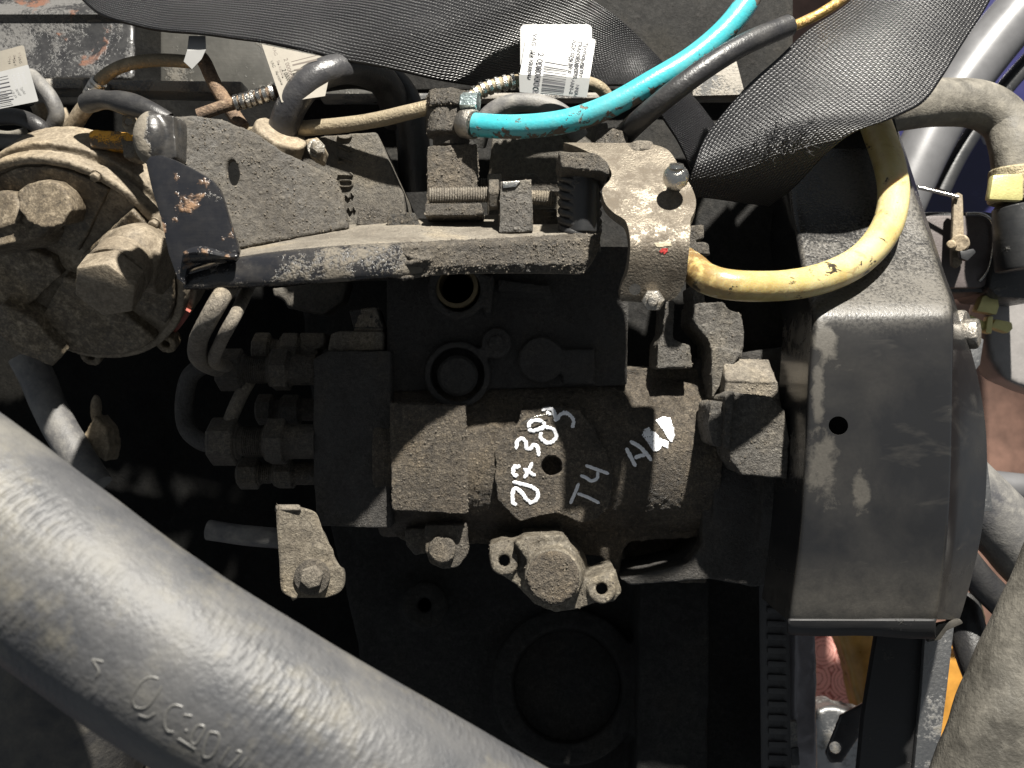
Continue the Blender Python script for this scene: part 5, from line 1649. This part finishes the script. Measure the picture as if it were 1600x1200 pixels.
tube('wire_rim', [(1510, 334, 0.079), (1535, 335, 0.079), (1550, 348, 0.079), (1552, 380, 0.079), (1545, 420, 0.079), (1530, 440, 0.079)], 2.5, BRIGHT, ab, 10)
prism('housing_side', [(1556, 390), (1610, 380), (1640, 470), (1560, 465), (1545, 450)], 0.075, 0.05, DARKPLASTIC, ab, 0.003)
prism('lever_arm', [(1491, 308), (1497, 300), (1505, 304), (1507, 372), (1504, 412), (1496, 419), (1488, 414), (1488, 380)], 0.066, 0.004, ALU_DRY, ab, 0.001)
cyl('lever_pivot', P(1500, 380, 0.058), P(1500, 380, 0.072), R(14, .06), ALU_DRY, ab)
tube('pull_rod', [(1408, 288, 0.07), (1440, 294, 0.068), (1470, 301, 0.066), (1498, 308, 0.064)], 3, BRIGHT, ab, 10)
prism('lever_clip', [(1500, 392), (1522, 388), (1526, 394), (1512, 408), (1502, 404)], 0.058, 0.004, DARKPLASTIC, ab, 0.001)
cyl('lever_pin', P(1486, 382, 0.056), P(1492, 386, 0.07), R(8), ALU_DRY, ab)
rs = thing('fluid_reservoir', 'blurred grey rounded reservoir with a yellow clip at right edge', 'reservoir', P(1590, 600, 0.14))
bm = bmesh.new()
s_prism(bm, [(1548, 462), (1620, 450), (1640, 470), (1640, 620), (1610, 610), (1570, 592), (1548, 558), (1540, 520)], 0.12, 0.03)
cast(bm, 'reservoir_body', m_plain('grey plastic', (0.20, 0.19, 0.185), 0.35, 0, 0.2, 0.4), rs, 0.0025, 8, ())
CLIPS = [[(1536, 463), (1542, 460), (1560, 465), (1562, 478), (1558, 492), (1526, 486)], [(1504, 498), (1514, 490), (1546, 505), (1546, 520), (1512, 508)], [(1551, 506), (1556, 498), (1582, 503), (1584, 514), (1576, 521), (1550, 512)]]
for c in CLIPS:
    prism('clip_tab', c, 0.085, 0.008, CLIP, rs, 0.0015)
prism('clip_spine', [(1544, 494), (1553, 494), (1550, 522), (1540, 520)], 0.082, 0.006, CLIP, rs, 0.001)
st = thing('side_plate', 'galvanised plate edge behind the belt cover bolt', 'plate', P(1510, 600, 0.0))
prism('plate_sheet', [(1495, 556), (1514, 545), (1530, 600), (1548, 760), (1552, 800), (1500, 800)], 0.004, 0.004, GALV, st, 0.001)
prism('plate_tab', [(1515, 520), (1538, 530), (1532, 570), (1524, 580), (1514, 548)], 0.03, 0.006, GALV, st, 0.001)
hose('vent_pipe', 'pale pipe entering from the right edge below the reservoir', [(1500, 752, 0.16), (1560, 760, 0.16), (1640, 768, 0.16)], 24, SILVER)
hose('fat_hose', 'fat grey hose slanting down to the right edge', [(1490, 745, 0.06), (1560, 815, 0.06), (1640, 905, 0.06)], 52, GREYDUST, seg=36)
hose('heater_hose', 'thin black hose under the fat grey hose', [(1490, 855, 0.05), (1530, 905, 0.05), (1580, 955, 0.05), (1640, 1010, 0.05)], 24, RUBBER)
hose('pressure_hose', 'shiny black hose beside the grey support strut', [(1500, 935, 0.08), (1512, 985, 0.07), (1530, 1045, 0.06), (1560, 1110, 0.05)], 28, RUBBER)
hose('drain_hose', 'matt black hose above the orange part', [(1520, 1000, 0.09), (1540, 1050, 0.08), (1570, 1120, 0.07)], 30, RUBBER_DUST)
hose('lower_radiator_hose', 'cracked mud coated hose at the bottom right corner', [(1680, 880, -0.06), (1620, 1010, -0.06), (1570, 1120, -0.06), (1520, 1260, -0.06)], 74, m_rubber('cracked mud coated rubber', (0.055, 0.051, 0.043), (0.17, 0.157, 0.132), 0.95, 0.5, 0.6, 2.0), seg=48, wob=0.05)
sp = thing('support_strut', 'grey steel strut standing under the belt cover', 'strut', P(1400, 1200, 0.04))
prism('strut_face', [(1372, 985), (1450, 985), (1442, 1080), (1418, 1330), (1330, 1330), (1350, 1120)], 0.02, 0.006, m_paint('black strut paint', (0.012, 0.012, 0.013), (0.06, .056, .05), 0.1, 1, 0.6), sp, 0.001)
prism('strut_side', [(1446, 985), (1492, 975), (1480, 1080), (1448, 1330), (1416, 1330), (1440, 1080)], 0.016, 0.004, GALV, sp, 0.001)
pr = thing('pillar', 'shiny grey steel pillar left of the pink cloth', 'pillar', P(1262, 1200, 0.1))
bm = bmesh.new()
s_prism(bm, [(1242, 960), (1276, 960), (1279, 1330), (1236, 1330), (1240, 1120)], 0.09, 0.03)
cast(bm, 'pillar_body', m_plain('grey painted steel', (0.20, 0.19, 0.20), 0.3, 0.3, 0.2, 0.4), pr, 0.0015, 4, ((0.012, 0.002),))
prism('slot_plate', [(1228, 1130), (1246, 1126), (1252, 1330), (1226, 1330)], 0.085, 0.004, RAIL, pr, 0.001)
prism('slot', [(1236, 1170), (1248, 1168), (1250, 1196), (1238, 1196)], 0.0835, 0.002, DARKPLASTIC, pr, 0.0005)
pt = thing('drilled_tab', 'dark drilled steel tab slanting in front of the pink cloth', 'tab', P(1310, 1190, 0.08))
bm = bmesh.new(); s_prism(bm, [(1352, 1098), (1358, 1130), (1316, 1192), (1298, 1194), (1290, 1178), (1314, 1118)], 0.07, 0.003)
c2 = bmesh.new(); s_cyl(c2, P(1305, 1168, 0.0), P(1305, 1168, 0.14), R(9, .07), None, 18)
cast(bm, 'tab_plate', m_paint('grey tab paint', (0.03, 0.03, 0.032), (0.12, .115, .1), 0.2), pt, 0.0009, 1, (), c2)
mt = thing('metal_scrap', 'shiny crumpled metal foot behind the drilled tab', 'metal', P(1310, 1230, 0.2))
bm = bmesh.new(); s_prism(bm, [(1270, 1115), (1300, 1105), (1370, 1125), (1380, 1330), (1270, 1330)], 0.2, 0.03)
cast(bm, 'scrap_body', GALV, mt, 0.003, 2, ((0.014, 0.006),))
cl = bmesh.new(); s_prism(cl, [(1240, 900), (1330, 900), (1368, 1130), (1240, 1130)], 0.42, 0.008)
o = obj_from_bm(cl, 'printed_cloth', PINK); tag(o, 'pink patterned cloth glimpsed below the belt cover', 'cloth')
oc = bmesh.new(); s_prism(oc, [(1308, 985), (1400, 985), (1390, 1160), (1348, 1140), (1332, 1060)], 0.34, 0.03)
o = cast(oc, 'amber_bottle', m_plain('amber plastic', (0.36, 0.22, 0.06), 0.3, 0, 0.5, 0.25), None, 0.003, 6, ((0.02, 0.006),)); tag(o, 'amber plastic bottle left of the grey strut', 'bottle')
oc = bmesh.new(); s_prism(oc, [(1440, 1020), (1540, 1030), (1570, 1130), (1540, 1330), (1400, 1330), (1440, 1180)], 0.26, 0.05)
o = cast(oc, 'orange_canister', ORANGE, None, 0.003, 6, ((0.03, 0.004),)); tag(o, 'orange brown canister right of the grey strut', 'canister')
oc = bmesh.new(); s_prism(oc, [(1515, 930), (1535, 942), (1542, 968), (1536, 976), (1526, 966), (1512, 944)], 0.10, 0.006)
o = cast(oc, 'yellow_scrap', m_plain('pale yellow plastic', (0.7, 0.55, 0.28), 0.4), None, 0.0012, 2, ()); tag(o, 'pale yellow plastic chip between black hoses at right', 'chip')
oc = bmesh.new(); s_prism(oc, [(1275, 1112), (1320, 1108), (1316, 1124), (1306, 1122), (1300, 1130), (1290, 1118), (1275, 1122)], 0.40, 0.006)
o = obj_from_bm(oc, 'red_lid', m_plain('orange red plastic', (0.75, 0.14, 0.04), 0.4)); tag(o, 'orange red lid edge under the pink cloth', 'lid')
